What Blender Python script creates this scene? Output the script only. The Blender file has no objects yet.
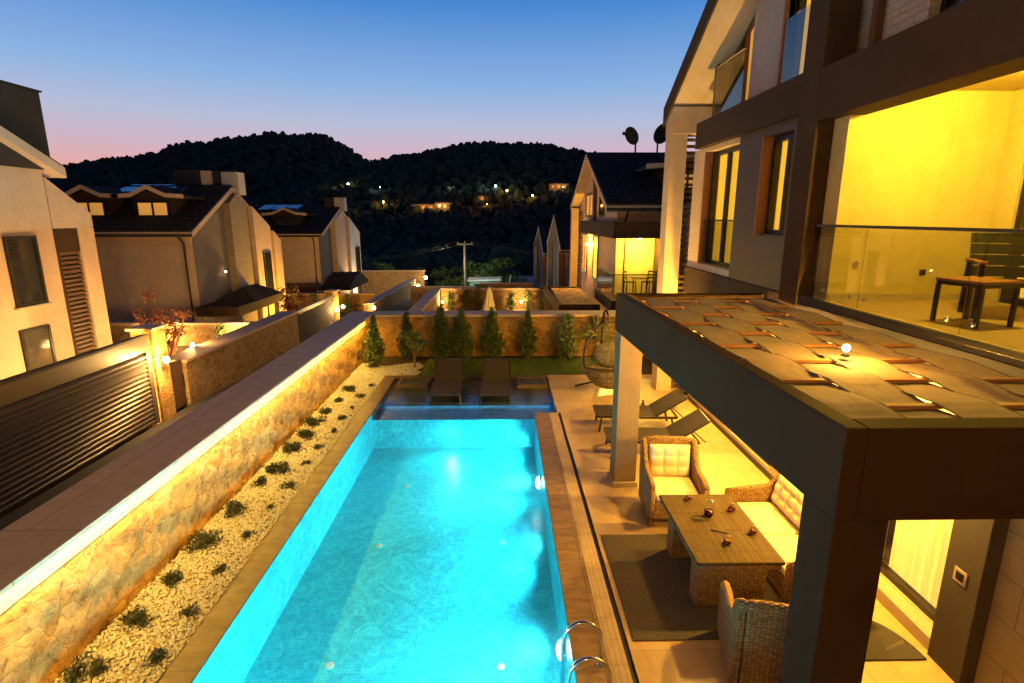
import bpy, math, random
import numpy as np
from mathutils import Vector, Matrix, Euler
random.seed(7); RNG = np.random.default_rng(11)
S = bpy.context.scene
COL = S.collection
R = math.radians

# ------------------------------------------------------------------ colour / materials
def lin(r, g, b):
    f = lambda c: (c/255/12.92) if c/255 <= .04045 else ((c/255+.055)/1.055)**2.4
    return (f(r), f(g), f(b), 1.0)

MATS = {}
class NT:
    def __init__(s, name):
        m = bpy.data.materials.new(name); m.use_nodes = True
        s.m = m; s.t = m.node_tree; s.n = s.t.nodes; s.l = s.t.links
        s.b = s.n['Principled BSDF']; s.out = s.n['Material Output']
        s.tc = s.n.new('ShaderNodeTexCoord'); MATS[name] = m
    def node(s, typ, **kw):
        n = s.n.new(typ)
        for k, v in kw.items():
            if k in n.inputs: n.inputs[k].default_value = v
            else: setattr(n, k, v)
        return n
    def link(s, a, b): s.l.new(a, b)
    def noise(s, scale, detail=4, rough=.55, coord='UV', dist=0, stretch=None):
        n = s.node('ShaderNodeTexNoise'); n.inputs['Scale'].default_value = scale
        n.inputs['Detail'].default_value = detail; n.inputs['Roughness'].default_value = rough
        n.inputs['Distortion'].default_value = dist
        src = s.tc.outputs[coord]
        if stretch:
            mp = s.node('ShaderNodeMapping'); mp.inputs['Scale'].default_value = stretch
            s.link(src, mp.inputs['Vector']); src = mp.outputs[0]
        s.link(src, n.inputs['Vector']); return n
    def ramp(s, fac, stops):
        r = s.node('ShaderNodeValToRGB'); e = r.color_ramp.elements
        while len(e) < len(stops): e.new(.5)
        for el, (p, c) in zip(e, stops): el.position = p; el.color = c if len(c) == 4 else (*c, 1)
        s.link(fac, r.inputs[0]); return r
    def mix(s, fac, a, b, mode='MIX'):
        m = s.node('ShaderNodeMix', data_type='RGBA', blend_type=mode)
        for sock, val in ((m.inputs['Factor'], fac), (m.inputs[6], a), (m.inputs[7], b)):
            if hasattr(val, 'is_linked') or hasattr(val, 'links'): s.link(val, sock)
            else: sock.default_value = val
        return m.outputs[2]
    def bump(s, h, strength=.4, dist=.01, prev=None):
        b = s.node('ShaderNodeBump'); b.inputs['Strength'].default_value = strength; b.inputs['Distance'].default_value = dist
        s.link(h, b.inputs['Height'])
        if prev is not None: s.link(prev, b.inputs['Normal'])
        s.link(b.outputs[0], s.b.inputs['Normal']); return b.outputs[0]

def c4(c): return (*c, 1) if len(c) == 3 else c
def simple(name, c1, c2=None, scale=6, rough=.6, metal=0, bump=.0, bscale=40, bdist=.005, stretch=None, spec=.5):
    t = NT(name); c1 = c4(c1); c2 = c4(c2) if c2 else tuple(x*.75 for x in c1[:3])+(1,)
    n = t.noise(scale, 5, .6, stretch=stretch)
    r = t.ramp(n.outputs[0], [(.3, c1), (.7, c2)]); col = r.outputs[0]
    if name.startswith(('plaster', 'pergola', 'frame', 'pillar', 'render', 'pole')):
        # run marks and patches of weathering
        s1 = t.noise(1.0, 6, .62, stretch=(7, .55, 1)); s2 = t.noise(1.7, 7, .7, dist=.8)
        col = t.mix(.16, col, t.ramp(s1.outputs[0], [(.32, (.62,.60,.57)), (.52, (1,1,1))]).outputs[0], 'MULTIPLY')
        col = t.mix(.4, col, t.ramp(s2.outputs[0], [(.3, (.70,.68,.66)), (.6, (1.06,1.05,1.04))]).outputs[0], 'MULTIPLY')
    t.link(col, t.b.inputs['Base Color'])
    t.b.inputs['Roughness'].default_value = rough; t.b.inputs['Metallic'].default_value = metal
    t.b.inputs['Specular IOR Level'].default_value = .06 if name.startswith(('pergola', 'pillar', 'frame_brown', 'plaster')) else spec
    if bump: t.bump(t.noise(bscale, 4, stretch=stretch).outputs[0], bump, bdist)
    return t.m
def emit(name, col, strength, c2=None, scale=(20, 1, 1)):
    t = NT(name); t.b.inputs['Base Color'].default_value = c4(col); t.b.inputs['Roughness'].default_value = .8
    t.b.inputs['Emission Strength'].default_value = strength
    if c2:
        n = t.noise(1, 3, stretch=scale); r = t.ramp(n.outputs[0], [(.35, c4(col)), (.65, c4(c2))])
        t.link(r.outputs[0], t.b.inputs['Emission Color'])
    else: t.b.inputs['Emission Color'].default_value = c4(col)
    return t.m
def brick(name, c1, c2, mortar, w, h, ms, bump=.5, rough=.7, dist=.006, offset=.5, noise=.0, swap=False, spec=.5):
    t = NT(name); b = t.node('ShaderNodeTexBrick', offset=offset)
    mp = t.node('ShaderNodeMapping')
    if swap: mp.inputs['Rotation'].default_value = (0, 0, R(90))
    t.link(t.tc.outputs['UV'], mp.inputs[0]); t.link(mp.outputs[0], b.inputs['Vector'])
    b.inputs['Color1'].default_value = c4(c1); b.inputs['Color2'].default_value = c4(c2); b.inputs['Mortar'].default_value = c4(mortar)
    for k, v in (('Scale', 1), ('Mortar Size', ms), ('Mortar Smooth', .3), ('Bias', 0), ('Brick Width', w), ('Row Height', h)): b.inputs[k].default_value = v
    n = t.noise(5, 6, .65); 
    col = t.mix(.55, b.outputs[0], t.ramp(n.outputs[0], [(.25, (.45,.42,.4)), (.75, (1,1,1))]).outputs[0], 'MULTIPLY')
    t.link(col, t.b.inputs['Base Color']); t.b.inputs['Roughness'].default_value = rough
    t.b.inputs['Specular IOR Level'].default_value = spec
    inv = t.node('ShaderNodeMath', operation='SUBTRACT'); inv.inputs[0].default_value = 1; t.link(b.outputs['Fac'], inv.inputs[1])
    t.bump(inv.outputs[0], bump, dist)
    return t.m

# --- stone wall: irregular rubble
def stone(name, ca, cb, cc, mort, scale=5.5):
    t = NT(name)
    mp = t.node('ShaderNodeMapping'); mp.inputs['Scale'].default_value = (1, 1.5, 1)
    nz = t.noise(3.5, 4)
    add = t.node('ShaderNodeMix', data_type='RGBA', blend_type='LINEAR_LIGHT'); add.inputs['Factor'].default_value = .16
    t.link(t.tc.outputs['UV'], mp.inputs[0]); t.link(mp.outputs[0], add.inputs[6]); t.link(nz.outputs['Color'], add.inputs[7])
    v1 = t.node('ShaderNodeTexVoronoi', feature='DISTANCE_TO_EDGE'); v1.inputs['Scale'].default_value = scale
    v2 = t.node('ShaderNodeTexVoronoi'); v2.inputs['Scale'].default_value = scale
    for v in (v1, v2): t.link(add.outputs[2], v.inputs['Vector'])
    sep = t.node('ShaderNodeSeparateColor'); t.link(v2.outputs['Color'], sep.inputs[0])
    r = t.ramp(sep.outputs[0], [(0, ca), (.35, cb), (.7, cc), (1, ca)])
    big = t.noise(1.3, 5, .65); n2 = t.noise(8, 9, .75, dist=.6); n3 = t.noise(38, 5, .65)
    col = t.mix(.75, r.outputs[0], t.ramp(big.outputs[0], [(.3, (.75,.5,.25)), (.5, (1,.85,.6)), (.7, (1.1,1.05,.95))]).outputs[0], 'MULTIPLY')
    col = t.mix(.85, col, t.ramp(n2.outputs[0], [(.34, (.22,.15,.09)), (.48, (.85,.78,.68)), (.7, (1.15,1.1,1.0))]).outputs[0], 'MULTIPLY')
    em = t.ramp(v1.outputs['Distance'], [(.0, (.3,.3,.3)), (.06, (0,0,0))])
    col = t.mix(em.outputs[0], col, c4(mort))
    t.link(col, t.b.inputs['Base Color']); t.b.inputs['Roughness'].default_value = .9
    t.b.inputs['Specular IOR Level'].default_value = .15
    h = t.node('ShaderNodeMath', operation='MULTIPLY_ADD'); h.inputs[1].default_value = 1.1
    e2 = t.ramp(v1.outputs['Distance'], [(.0, (.0,.0,.0)), (.12, (.32,.32,.32))])
    t.link(n2.outputs[0], h.inputs[0]); t.link(e2.outputs[0], h.inputs[2])
    p = t.bump(h.outputs[0], .9, .045); t.bump(n3.outputs[0], .5, .012, p)
    return t.m
stone('stone', (.52,.36,.16), (.44,.27,.10), (.56,.42,.21), (.40,.28,.13))
stone('stone_far', (.42,.33,.21), (.36,.26,.14), (.46,.38,.26), (.32,.25,.15), 4.2)
simple('coping_stone', (.25,.20,.17), (.19,.15,.13), 1.2, .7, bump=.15, bscale=30)
brick('coping_slab', (.72,.53,.37), (.62,.46,.32), (.2,.16,.13), 1.2, 5, .006, .3, .65, .003)
simple('render_band', (.55,.45,.30), (.5,.4,.26), 3, .85, bump=.1)
simple('plaster_cream', (.64,.48,.35), (.57,.43,.31), 1.0, .9, bump=.12, bscale=60)
simple('plaster_pale', (.68,.53,.41), (.61,.48,.37), 1.0, .9, bump=.12, bscale=60)
simple('plaster_lavender', (.42,.38,.42), (.37,.34,.38), 1.0, .85, bump=.08)
simple('plaster_grey', (.22,.20,.18), (.19,.17,.15), 1.0, .9, bump=.1)
simple('plaster_yellow', (.56,.46,.22), (.50,.41,.19), .8, .92, bump=.06, bscale=60)
simple('frame_brown', (.070,.045,.030), (.058,.037,.025), 1.4, .75, bump=.1, bscale=70)
simple('frame_grey', (.055,.045,.036), (.045,.037,.03), 1.4, .8, bump=.1, bscale=70)
simple('pergola_paint', (.050,.028,.014), (.040,.022,.011), 1.6, .7, bump=.12, bscale=80)
simple('panel_brown', (.065,.036,.024), (.055,.03,.02), 1.4, .55)
simple('window_metal', (.035,.03,.027), (.028,.024,.021), 3, .4, .6)
simple('wood_red', (.30,.12,.05), (.22,.085,.035), 8, .55, stretch=(1,12,1), bump=.15)
simple('wood_dark', (.13,.06,.03), (.09,.042,.022), 8, .6, stretch=(1,12,1), bump=.15)
simple('wood_batten', (.42,.19,.07), (.33,.14,.05), 8, .55, stretch=(10,1,1), bump=.15)
simple('balcony_floor', (.42,.30,.17), (.33,.23,.13), 4, .55, stretch=(2,9,1))
simple('black_metal', (.03,.028,.026), (.022,.02,.019), 6, .45, .5)
simple('gate_metal', (.12,.09,.065), (.10,.075,.055), 3, .42, .35)
simple('chrome', (.8,.8,.8), (.7,.7,.7), 3, .12, 1)
simple('fabric_sling', (.024,.019,.015), (.018,.014,.011), 90, .85, bump=.3, bscale=250, bdist=.002)
simple('fabric_wet', (.040,.029,.021), (.031,.023,.017), 60, .8, bump=.2, bscale=200, bdist=.002)
simple('cushion', (.72,.62,.44), (.66,.56,.39), 3, .95, bump=.25, bscale=14, bdist=.01)
simple('cushion_grey', (.17,.15,.125), (.05,.045,.036), 11, .95, bump=.3, bscale=30, bdist=.01)
simple('ceramic', (.55,.5,.4), None, 4, .4)
simple('leaf_green', (.045,.085,.022), (.085,.12,.035), 3, .55, spec=.3)
simple('leaf_dark', (.03,.055,.02), (.05,.08,.03), 3, .6, spec=.3)
simple('leaf_light', (.10,.14,.05), (.14,.16,.06), 3, .6, spec=.3)
simple('leaf_red', (.17,.055,.03), (.24,.09,.05), 3, .6, spec=.3)
simple('leaf_grey', (.022,.03,.022), (.04,.045,.032), 8, .7, spec=.2)
simple('bark', (.20,.13,.08), (.13,.085,.05), 14, .9, bump=.6, bscale=30, stretch=(1,4,1))
simple('bark_red', (.34,.15,.08), (.22,.09,.05), 14, .9, bump=.6, bscale=30, stretch=(1,4,1))
simple('soil', (.06,.04,.025), (.035,.022,.014), 6, .95, bump=.7, bscale=30, bdist=.03)
simple('grass_base', (.05,.10,.02), (.07,.11,.028), 12, .95, bump=.6, bscale=60, bdist=.02)
simple('grass_blade', (.08,.17,.03), (.13,.20,.045), 2, .7, spec=.2)
simple('gravel_bed', (.36,.30,.22), (.2,.16,.11), 40, .95, bump=.8, bscale=60, bdist=.02)
simple('pebble', (.60,.61,.68), (.30,.30,.33), 1.1, .8, spec=.3)
simple('asphalt', (.05,.048,.046), (.065,.06,.056), 10, .9, bump=.3, bscale=120)
simple('concrete_pale', (.30,.31,.33), (.24,.25,.27), 2, .85, bump=.15)
simple('terrain', (.012,.018,.010), (.022,.026,.014), .02, .98)
simple('forest_leaf', (.042,.066,.052), (.085,.105,.080), .08, .95, spec=.1)
simple('far_green', (.06,.13,.03), (.10,.16,.05), 1, .8)
simple('solar', (.10,.22,.40), (.08,.17,.33), 2, .12, .2)
simple('render_white', (.62,.60,.58), (.55,.53,.52), 2, .85)
simple('chimney_dark', (.06,.052,.048), (.045,.04,.036), 1.2, .9, bump=.2, spec=.1)
simple('canvas', (.66,.6,.48), (.58,.52,.41), 5, .9)
simple('shed_paint', (.26,.40,.36), (.22,.35,.32), 2, .7)
simple('pole_concrete', (.42,.42,.38), (.34,.34,.3), 4, .85)
simple('red_drink', (.075,.004,.005), (.04,.002,.003), 4, .2)
simple('rug_edge', (.05,.045,.04), None, 8, .9)
simple('doormat', (.05,.047,.04), (.04,.037,.03), 30, .95, bump=.5, bscale=200)
simple('doormat_mark', (.17,.15,.11), (.12,.1,.08), 30, .95)
simple('stone_trim', (.42,.35,.26), (.36,.29,.21), 3, .7, bump=.15)
brick('white_brick', (.62,.58,.52), (.55,.51,.46), (.42,.39,.34), .26, .085, .008, .8, .85, .01)
brick('roof_tile', (.062,.053,.050), (.085,.073,.068), (.02,.017,.016), .30, .36, .022, 1, .9, .04, spec=.15)
def weave(name, ca, cb, dark, cw, rh):
    # over-and-under strands: every other column is shifted by half a strand
    t = NT(name); sp = t.node('ShaderNodeSeparateXYZ'); t.link(t.tc.outputs['UV'], sp.inputs[0])
    def M(op, a, b=None, c=None):
        n = t.node('ShaderNodeMath', operation=op)
        for k, q in enumerate((a, b, c)):
            if q is None: continue
            if isinstance(q, (int, float)): n.inputs[k].default_value = q
            else: t.link(q, n.inputs[k])
        return n.outputs[0]
    wob = t.noise(9, 2); w_ = M('MULTIPLY', M('SUBTRACT', wob.outputs[0], .5), .012)
    u = M('DIVIDE', M('ADD', sp.outputs[0], w_), cw); v = M('DIVIDE', M('ADD', sp.outputs[1], w_), rh)
    colm = M('MODULO', M('FLOOR', M('ADD', u, 1000)), 2); ph = M('MULTIPLY_ADD', colm, .5, v)
    h = M('MULTIPLY', M('ABSOLUTE', M('SINE', M('MULTIPLY', ph, math.pi))), M('MULTIPLY_ADD', M('ABSOLUTE', M('SINE', M('MULTIPLY', u, math.pi))), .6, .4))
    row = t.node('ShaderNodeTexWhiteNoise', noise_dimensions='2D'); cb_ = t.node('ShaderNodeCombineXYZ'); t.link(M('FLOOR', u), cb_.inputs[0]); t.link(M('FLOOR', ph), cb_.inputs[1]); t.link(cb_.outputs[0], row.inputs['Vector'])
    tone = t.mix(row.outputs['Value'], c4(ca), c4(cb)); sh = t.ramp(h, [(.12, c4(dark)), (.55, (1,1,1,1))])
    t.link(t.mix(1., tone, sh.outputs[0], 'MULTIPLY'), t.b.inputs['Base Color']); t.b.inputs['Roughness'].default_value = .6; t.b.inputs['Specular IOR Level'].default_value = .25
    t.bump(h, 1., .012); return t.m
weave('wicker', (.40,.25,.115), (.24,.14,.06), (.16,.12,.09), .042, .026)
brick('table_wicker', (.105,.075,.032), (.070,.048,.02), (.03,.02,.01), .026, .42, .0035, 1, .75, .004, spec=.15)
brick('clad_tile', (.33,.26,.16), (.29,.225,.135), (.12,.09,.05), .9, .42, .005, .3, .5, .003)
brick('gutter_tile', (.52,.42,.28), (.48,.38,.25), (.3,.24,.15), .06, .33, .004, .4, .5, .004, offset=0)
brick('block_wall', (.36,.30,.24), (.32,.27,.21), (.25,.21,.16), .45, .2, .008, .4, .9, .006)
def tiles(name, c1, c2, c3, w, h, mortar, rough, st):
    t = NT(name); b = t.node('ShaderNodeTexBrick', offset=0)
    t.link(t.tc.outputs['UV'], b.inputs['Vector'])
    b.inputs['Color1'].default_value = (1,1,1,1); b.inputs['Color2'].default_value = (.78,.76,.74,1); b.inputs['Mortar'].default_value = c4(mortar)
    for k, v in (('Scale', 1), ('Mortar Size', .004), ('Mortar Smooth', .1), ('Bias', 0), ('Brick Width', w), ('Row Height', h)): b.inputs[k].default_value = v
    n = t.noise(2.2, 8, .68, dist=1.2, stretch=st); r = t.ramp(n.outputs[0], [(.25, c1), (.5, c2), (.75, c3)])
    t.link(t.mix(1., r.outputs[0], b.outputs[0], 'MULTIPLY'), t.b.inputs['Base Color'])
    n2 = t.noise(6, 4); rr = t.ramp(n2.outputs[0], [(.3, (rough-.1,)*3), (.7, (rough+.15,)*3)]); t.link(rr.outputs[0], t.b.inputs['Roughness'])
    inv = t.node('ShaderNodeMath', operation='SUBTRACT'); inv.inputs[0].default_value = 1; t.link(b.outputs['Fac'], inv.inputs[1])
    t.bump(inv.outputs[0], .35, .003)
    return t.m
tiles('coping_tile', (.075,.048,.018,1), (.24,.165,.062,1), (.38,.27,.115,1), 1.0, 1.15, (.3,.3,.3), .42, (1.2, 5, 1))
tiles('coping_tile_dark', (.05,.034,.018,1), (.095,.066,.038,1), (.13,.092,.055,1), 1.0, 1.15, (.3,.3,.3), .5, (1.2, 3, 1))
tiles('patio_tile', (.44,.32,.16,1), (.54,.41,.22,1), (.60,.47,.28,1), 1.2, .6, (.5,.5,.5), .38, (1.6, 1, 1))
tiles('pool_ledge_tile', (.02,.024,.026,1), (.06,.065,.065,1), (.12,.12,.11,1), .6, .6, (.35,.35,.35), .4, (2, 2, 1))
def pool_tile():
    t = NT('pool_tile'); b = t.node('ShaderNodeTexBrick', offset=0); t.link(t.tc.outputs['UV'], b.inputs['Vector'])
    b.inputs['Color1'].default_value = (.022,.56,.64,1); b.inputs['Color2'].default_value = (.010,.40,.52,1); b.inputs['Mortar'].default_value = (.06,.62,.68,1)
    for k, v in (('Scale', 1), ('Mortar Size', .003), ('Mortar Smooth', .1), ('Brick Width', .05), ('Row Height', .05)): b.inputs[k].default_value = v
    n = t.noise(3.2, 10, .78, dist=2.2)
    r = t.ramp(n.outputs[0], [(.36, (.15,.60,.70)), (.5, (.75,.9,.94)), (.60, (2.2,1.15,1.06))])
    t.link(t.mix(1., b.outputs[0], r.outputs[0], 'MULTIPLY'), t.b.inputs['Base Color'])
    t.b.inputs['Roughness'].default_value = .4; return t.m
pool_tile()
def rug():
    t = NT('rug'); w = t.node('ShaderNodeTexWave', wave_type='BANDS', bands_direction='DIAGONAL'); w.inputs['Scale'].default_value = 9; w.inputs['Distortion'].default_value = 2.5
    w.inputs['Detail'].default_value = 1
    t.link(t.tc.outputs['UV'], w.inputs['Vector'])
    r = t.ramp(w.outputs[0], [(.2, (.062,.055,.045)), (.8, (.10,.088,.07))]); n = t.noise(60, 3)
    t.link(t.mix(.5, r.outputs[0], t.ramp(n.outputs[0], [(.3,(.5,.5,.5)),(.7,(1,1,1))]).outputs[0], 'MULTIPLY'), t.b.inputs['Base Color'])
    t.b.inputs['Roughness'].default_value = .95; t.bump(w.outputs[0], .5, .004); return t.m
rug()
def strip_fabric():
    t = NT('shade_fabric'); n = t.noise(3, 6, .6, stretch=(30, 1.5, 1)); n2 = t.noise(1.1, 4)
    r = t.ramp(n.outputs[0], [(.3, (.25,.165,.115)), (.7, (.40,.28,.205))])
    t.link(t.mix(.5, r.outputs[0], t.ramp(n2.outputs[0], [(.3,(.6,.58,.55)),(.7,(1,1,1))]).outputs[0], 'MULTIPLY'), t.b.inputs['Base Color'])
    t.b.inputs['Roughness'].default_value = .85; t.bump(n.outputs[0], .4, .004); return t.m
strip_fabric()
simple('fabric_hem', (.075,.05,.035), (.05,.034,.024), 20, .9)
def clear(name, tint, ior=1.45, rough=.02, bump=0, bs=4, bd=.02, minr=0.0):
    # thin clear sheet: mirror reflection by Fresnel over straight-through transmission
    t = NT(name); t.n.remove(t.b)
    tr = t.node('ShaderNodeBsdfTransparent'); tr.inputs[0].default_value = c4(tint)
    gl = t.node('ShaderNodeBsdfGlossy'); gl.inputs['Roughness'].default_value = rough; gl.inputs[0].default_value = (1,1,1,1)
    fr = t.node('ShaderNodeFresnel'); ge = t.node('ShaderNodeNewGeometry'); mr = t.node('ShaderNodeMapRange')
    mr.inputs[3].default_value = ior; mr.inputs[4].default_value = 1/ior; t.link(ge.outputs['Backfacing'], mr.inputs[0]); t.link(mr.outputs[0], fr.inputs[0])
    mx = t.node('ShaderNodeMixShader'); t.link(fr.outputs[0], mx.inputs[0]); t.link(tr.outputs[0], mx.inputs[1]); t.link(gl.outputs[0], mx.inputs[2])
    t.link(mx.outputs[0], t.out.inputs[0])
    if bump:
        n = t.noise(bs, 3, .5, coord='Object'); b = t.node('ShaderNodeBump'); b.inputs['Strength'].default_value = bump; b.inputs['Distance'].default_value = bd
        t.link(n.outputs[0], b.inputs['Height']); t.link(b.outputs[0], gl.inputs['Normal']); t.link(b.outputs[0], fr.inputs['Normal'])
    return t.m
clear('glass_clear', (.93,.95,.92)); clear('glass_rail', (.80,.80,.72)); clear('glass_drink', (.9,.9,.88))
clear('water', (.90,.99,1.0), 1.33, .015, .35, 5, .02)
t = NT('water_body'); t.n.remove(t.b); vol = t.node('ShaderNodeVolumePrincipled'); vol.inputs['Color'].default_value = (.25,.85,1,1); vol.inputs['Density'].default_value = .13; vol.inputs['Anisotropy'].default_value = .3
t.link(vol.outputs[0], t.out.inputs['Volume'])
simple('glass_dark', (.03,.032,.035), (.02,.022,.025), 2, .04, spec=.8)
LK = 2.3
WARM = (1, .505, .06); AMB = (1, .52, .10)
emit('curtain_lit', (1, .62, .06), .85, (1, .48, .02), (26, .6, 1))
emit('curtain_pale', (1, .78, .25), .62, (.8, .55, .12), (30, .6, 1))
emit('window_reflect_glow', (.8,.5,.12), .09, (.4,.22,.05), (3, 2, 1))  # faint emission stands in for a warm reflection in the pane
MATS['window_reflect_glow'].node_tree.nodes['Principled BSDF'].inputs['Base Color'].default_value = (.05,.045,.04,1)
MATS['window_reflect_glow'].node_tree.nodes['Principled BSDF'].inputs['Roughness'].default_value = .08
emit('window_dim', (1, .50, .10), .42, (.7, .33, .06), (8, 1, 1))
emit('lamp_glow', (1, .72, .30), 60)
emit('lamp_small', (1, .62, .2), 25)
emit('led_strip', (1, .66, .18), 6)
emit('lamp_white', (.75, 1, .92), 30)
emit('lamp_orange', (1, .45, .08), 40)
emit('pool_lamp', (.62, 1, 1), 38)
simple('curtain_cloth', (.62,.55,.42), (.5,.44,.33), 4, .95)

# ------------------------------------------------------------------ mesh builder
class MB:
    def __init__(s): s.v = []; s.f = []; s.mi = []; s.k = 0; s.sm = []; s.smooth = False
    def add(s, vs, fs):
        o = len(s.v); s.v += [tuple(map(float, p)) for p in vs]
        for f in fs: s.f.append([o+i for i in f]); s.mi.append(s.k); s.sm.append(s.smooth)
        return s
    def box(s, x0, x1, y0, y1, z0, z1):
        x0, x1 = sorted((x0, x1)); y0, y1 = sorted((y0, y1)); z0, z1 = sorted((z0, z1))
        return s.add([(x0,y0,z0),(x1,y0,z0),(x1,y1,z0),(x0,y1,z0),(x0,y0,z1),(x1,y0,z1),(x1,y1,z1),(x0,y1,z1)],
              [(0,3,2,1),(4,5,6,7),(0,1,5,4),(1,2,6,5),(2,3,7,6),(3,0,4,7)])
    def hexa(s, p): # 8 points bottom 4 ccw, top 4
        return s.add(p, [(0,3,2,1),(4,5,6,7),(0,1,5,4),(1,2,6,5),(2,3,7,6),(3,0,4,7)])
    def obox(s, c, size, rot=(0,0,0)):
        M = Euler(rot).to_matrix(); c = Vector(c); h = [q/2 for q in size]
        pts = [c + M @ Vector((sx*h[0], sy*h[1], sz*h[2])) for sz in (-1,1) for sx, sy in ((-1,-1),(1,-1),(1,1),(-1,1))]
        return s.hexa(pts)
    def beam(s, a, b, w, h, up=(0,0,1)):
        a, b = Vector(a), Vector(b); d = (b-a).normalized(); u = Vector(up)
        if abs(d.dot(u)) > .98: u = Vector((0,1,0))
        r = d.cross(u).normalized(); u = r.cross(d).normalized()
        P = lambda q, i, j: q + r*(i*w/2) + u*(j*h/2)
        return s.hexa([P(a,-1,-1),P(a,1,-1),P(b,1,-1),P(b,-1,-1),P(a,-1,1),P(a,1,1),P(b,1,1),P(b,-1,1)])
    def tube(s, pts, r, seg=8, closed=False):
        pts = [Vector(p) for p in pts]; n = len(pts); rs = r if isinstance(r, (list, tuple)) else [r]*n
        sm = s.smooth; s.smooth = True; vs = []; fs = []; pr = None
        for i, p in enumerate(pts):
            if closed: d = pts[(i+1) % n]-pts[i-1]
            else: d = pts[min(i+1, n-1)]-pts[max(i-1, 0)]
            d.normalize()
            if pr is None: pr = d.orthogonal().normalized()
            else:
                pr = pr - d*pr.dot(d)
                pr = pr.normalized() if pr.length > 1e-5 else d.orthogonal().normalized()
            q = d.cross(pr)
            for k in range(seg):
                a = 2*math.pi*k/seg; vs.append(p+(pr*math.cos(a)+q*math.sin(a))*rs[i])
        m = n if closed else n-1
        for i in range(m):
            for k in range(seg):
                j = (i+1) % n; fs.append((i*seg+k, i*seg+(k+1) % seg, j*seg+(k+1) % seg, j*seg+k))
        if not closed: fs.append(tuple(range(seg))[::-1]); fs.append(tuple((n-1)*seg+k for k in range(seg)))
        s.add(vs, fs); s.smooth = sm; return s
    def prism(s, poly, axis, a0, a1):
        # poly: list of 2-d points in the plane normal to axis: x->(y,z) y->(x,z) z->(x,y)
        mk = {'x': lambda p, a: (a, p[0], p[1]), 'y': lambda p, a: (p[0], a, p[1]), 'z': lambda p, a: (p[0], p[1], a)}[axis]
        n = len(poly); vs = [mk(p, a0) for p in poly]+[mk(p, a1) for p in poly]
        fs = [tuple(range(n)), tuple(range(2*n-1, n-1, -1))]+[(i, i+n, (i+1) % n+n, (i+1) % n) for i in range(n)]
        return s.add(vs, fs)
    def lathe(s, prof, c, seg=20):
        sm = s.smooth; s.smooth = True; vs = []; fs = []; n = len(prof)
        for r, z in prof:
            for k in range(seg):
                a = 2*math.pi*k/seg; vs.append((c[0]+r*math.cos(a), c[1]+r*math.sin(a), c[2]+z))
        for i in range(n-1):
            for k in range(seg): fs.append((i*seg+k, i*seg+(k+1) % seg, (i+1)*seg+(k+1) % seg, (i+1)*seg+k))
        fs.append(tuple(range(seg))[::-1]); fs.append(tuple((n-1)*seg+k for k in range(seg)))
        s.add(vs, fs); s.smooth = sm; return s
    def ball(s, c, r, seg=14, ring=8, sq=(1,1,1)):
        sm = s.smooth; s.smooth = True; vs = [(c[0], c[1], c[2]-r*sq[2])]; fs = []
        for i in range(1, ring):
            t = math.pi*i/ring
            for k in range(seg):
                a = 2*math.pi*k/seg; vs.append((c[0]+r*sq[0]*math.sin(t)*math.cos(a), c[1]+r*sq[1]*math.sin(t)*math.sin(a), c[2]-r*sq[2]*math.cos(t)))
        vs.append((c[0], c[1], c[2]+r*sq[2])); L = len(vs)-1
        for k in range(seg):
            fs.append((0, 1+(k+1) % seg, 1+k)); fs.append((L, 1+(ring-2)*seg+k, 1+(ring-2)*seg+(k+1) % seg))
            for i in range(ring-2): a = 1+i*seg; b = a+seg; fs.append((a+k, a+(k+1) % seg, b+(k+1) % seg, b+k))
        s.add(vs, fs); s.smooth = sm; return s
    def grid(s, fn, nu, nv, thick=0):
        vs = [fn(i/nu, j/nv) for j in range(nv+1) for i in range(nu+1)]
        fs = [(j*(nu+1)+i, j*(nu+1)+i+1, (j+1)*(nu+1)+i+1, (j+1)*(nu+1)+i) for j in range(nv) for i in range(nu)]
        return s.add(vs, fs)
    def build(s, name, mat, parent=None, bevel=0, label=None, sub=0, seg=2, solid=0):
        me = bpy.data.meshes.new(name); V = np.array(s.v, dtype=float)
        if parent is not None: org = Vector(parent['_o'])
        else: org = Vector(((V[:,0].min()+V[:,0].max())/2, (V[:,1].min()+V[:,1].max())/2, V[:,2].min()))
        V = V - np.array(org)
        me.from_pydata(V.tolist(), [], s.f)
        for m in (mat if isinstance(mat, (list, tuple)) else [mat]): me.materials.append(MATS[m])
        me.polygons.foreach_set('material_index', s.mi); me.polygons.foreach_set('use_smooth', s.sm)
        # box-projected UVs in metres
        uv = me.uv_layers.new(name='UVMap'); off = np.array(org)
        co = V+off; arr = np.zeros((len(me.loops), 2)); i = 0
        for p in me.polygons:
            nx, ny, nz = (abs(q) for q in p.normal)
            idx = (0, 1) if nz >= nx and nz >= ny else ((1, 2) if nx >= ny else (0, 2))
            for li, vi in zip(p.loop_indices, p.vertices): arr[li] = co[vi, idx[0]], co[vi, idx[1]]
        uv.data.foreach_set('uv', arr.ravel()); me.update()
        o = bpy.data.objects.new(name, me); COL.objects.link(o)
        if parent is not None: o.parent = parent; o['_o'] = tuple(org)
        else: o.location = org; o['_o'] = tuple(org)
        if bevel:
            b = o.modifiers.new('bevel', 'BEVEL'); b.width = bevel; b.segments = seg; b.limit_method = 'ANGLE'; b.angle_limit = R(40)
        if sub:
            m = o.modifiers.new('sub', 'SUBSURF'); m.levels = sub; m.render_levels = sub
        if solid:
            m = o.modifiers.new('solid', 'SOLIDIFY'); m.thickness = solid; m.offset = 0
        if label: o['label'] = label
        return o

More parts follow.
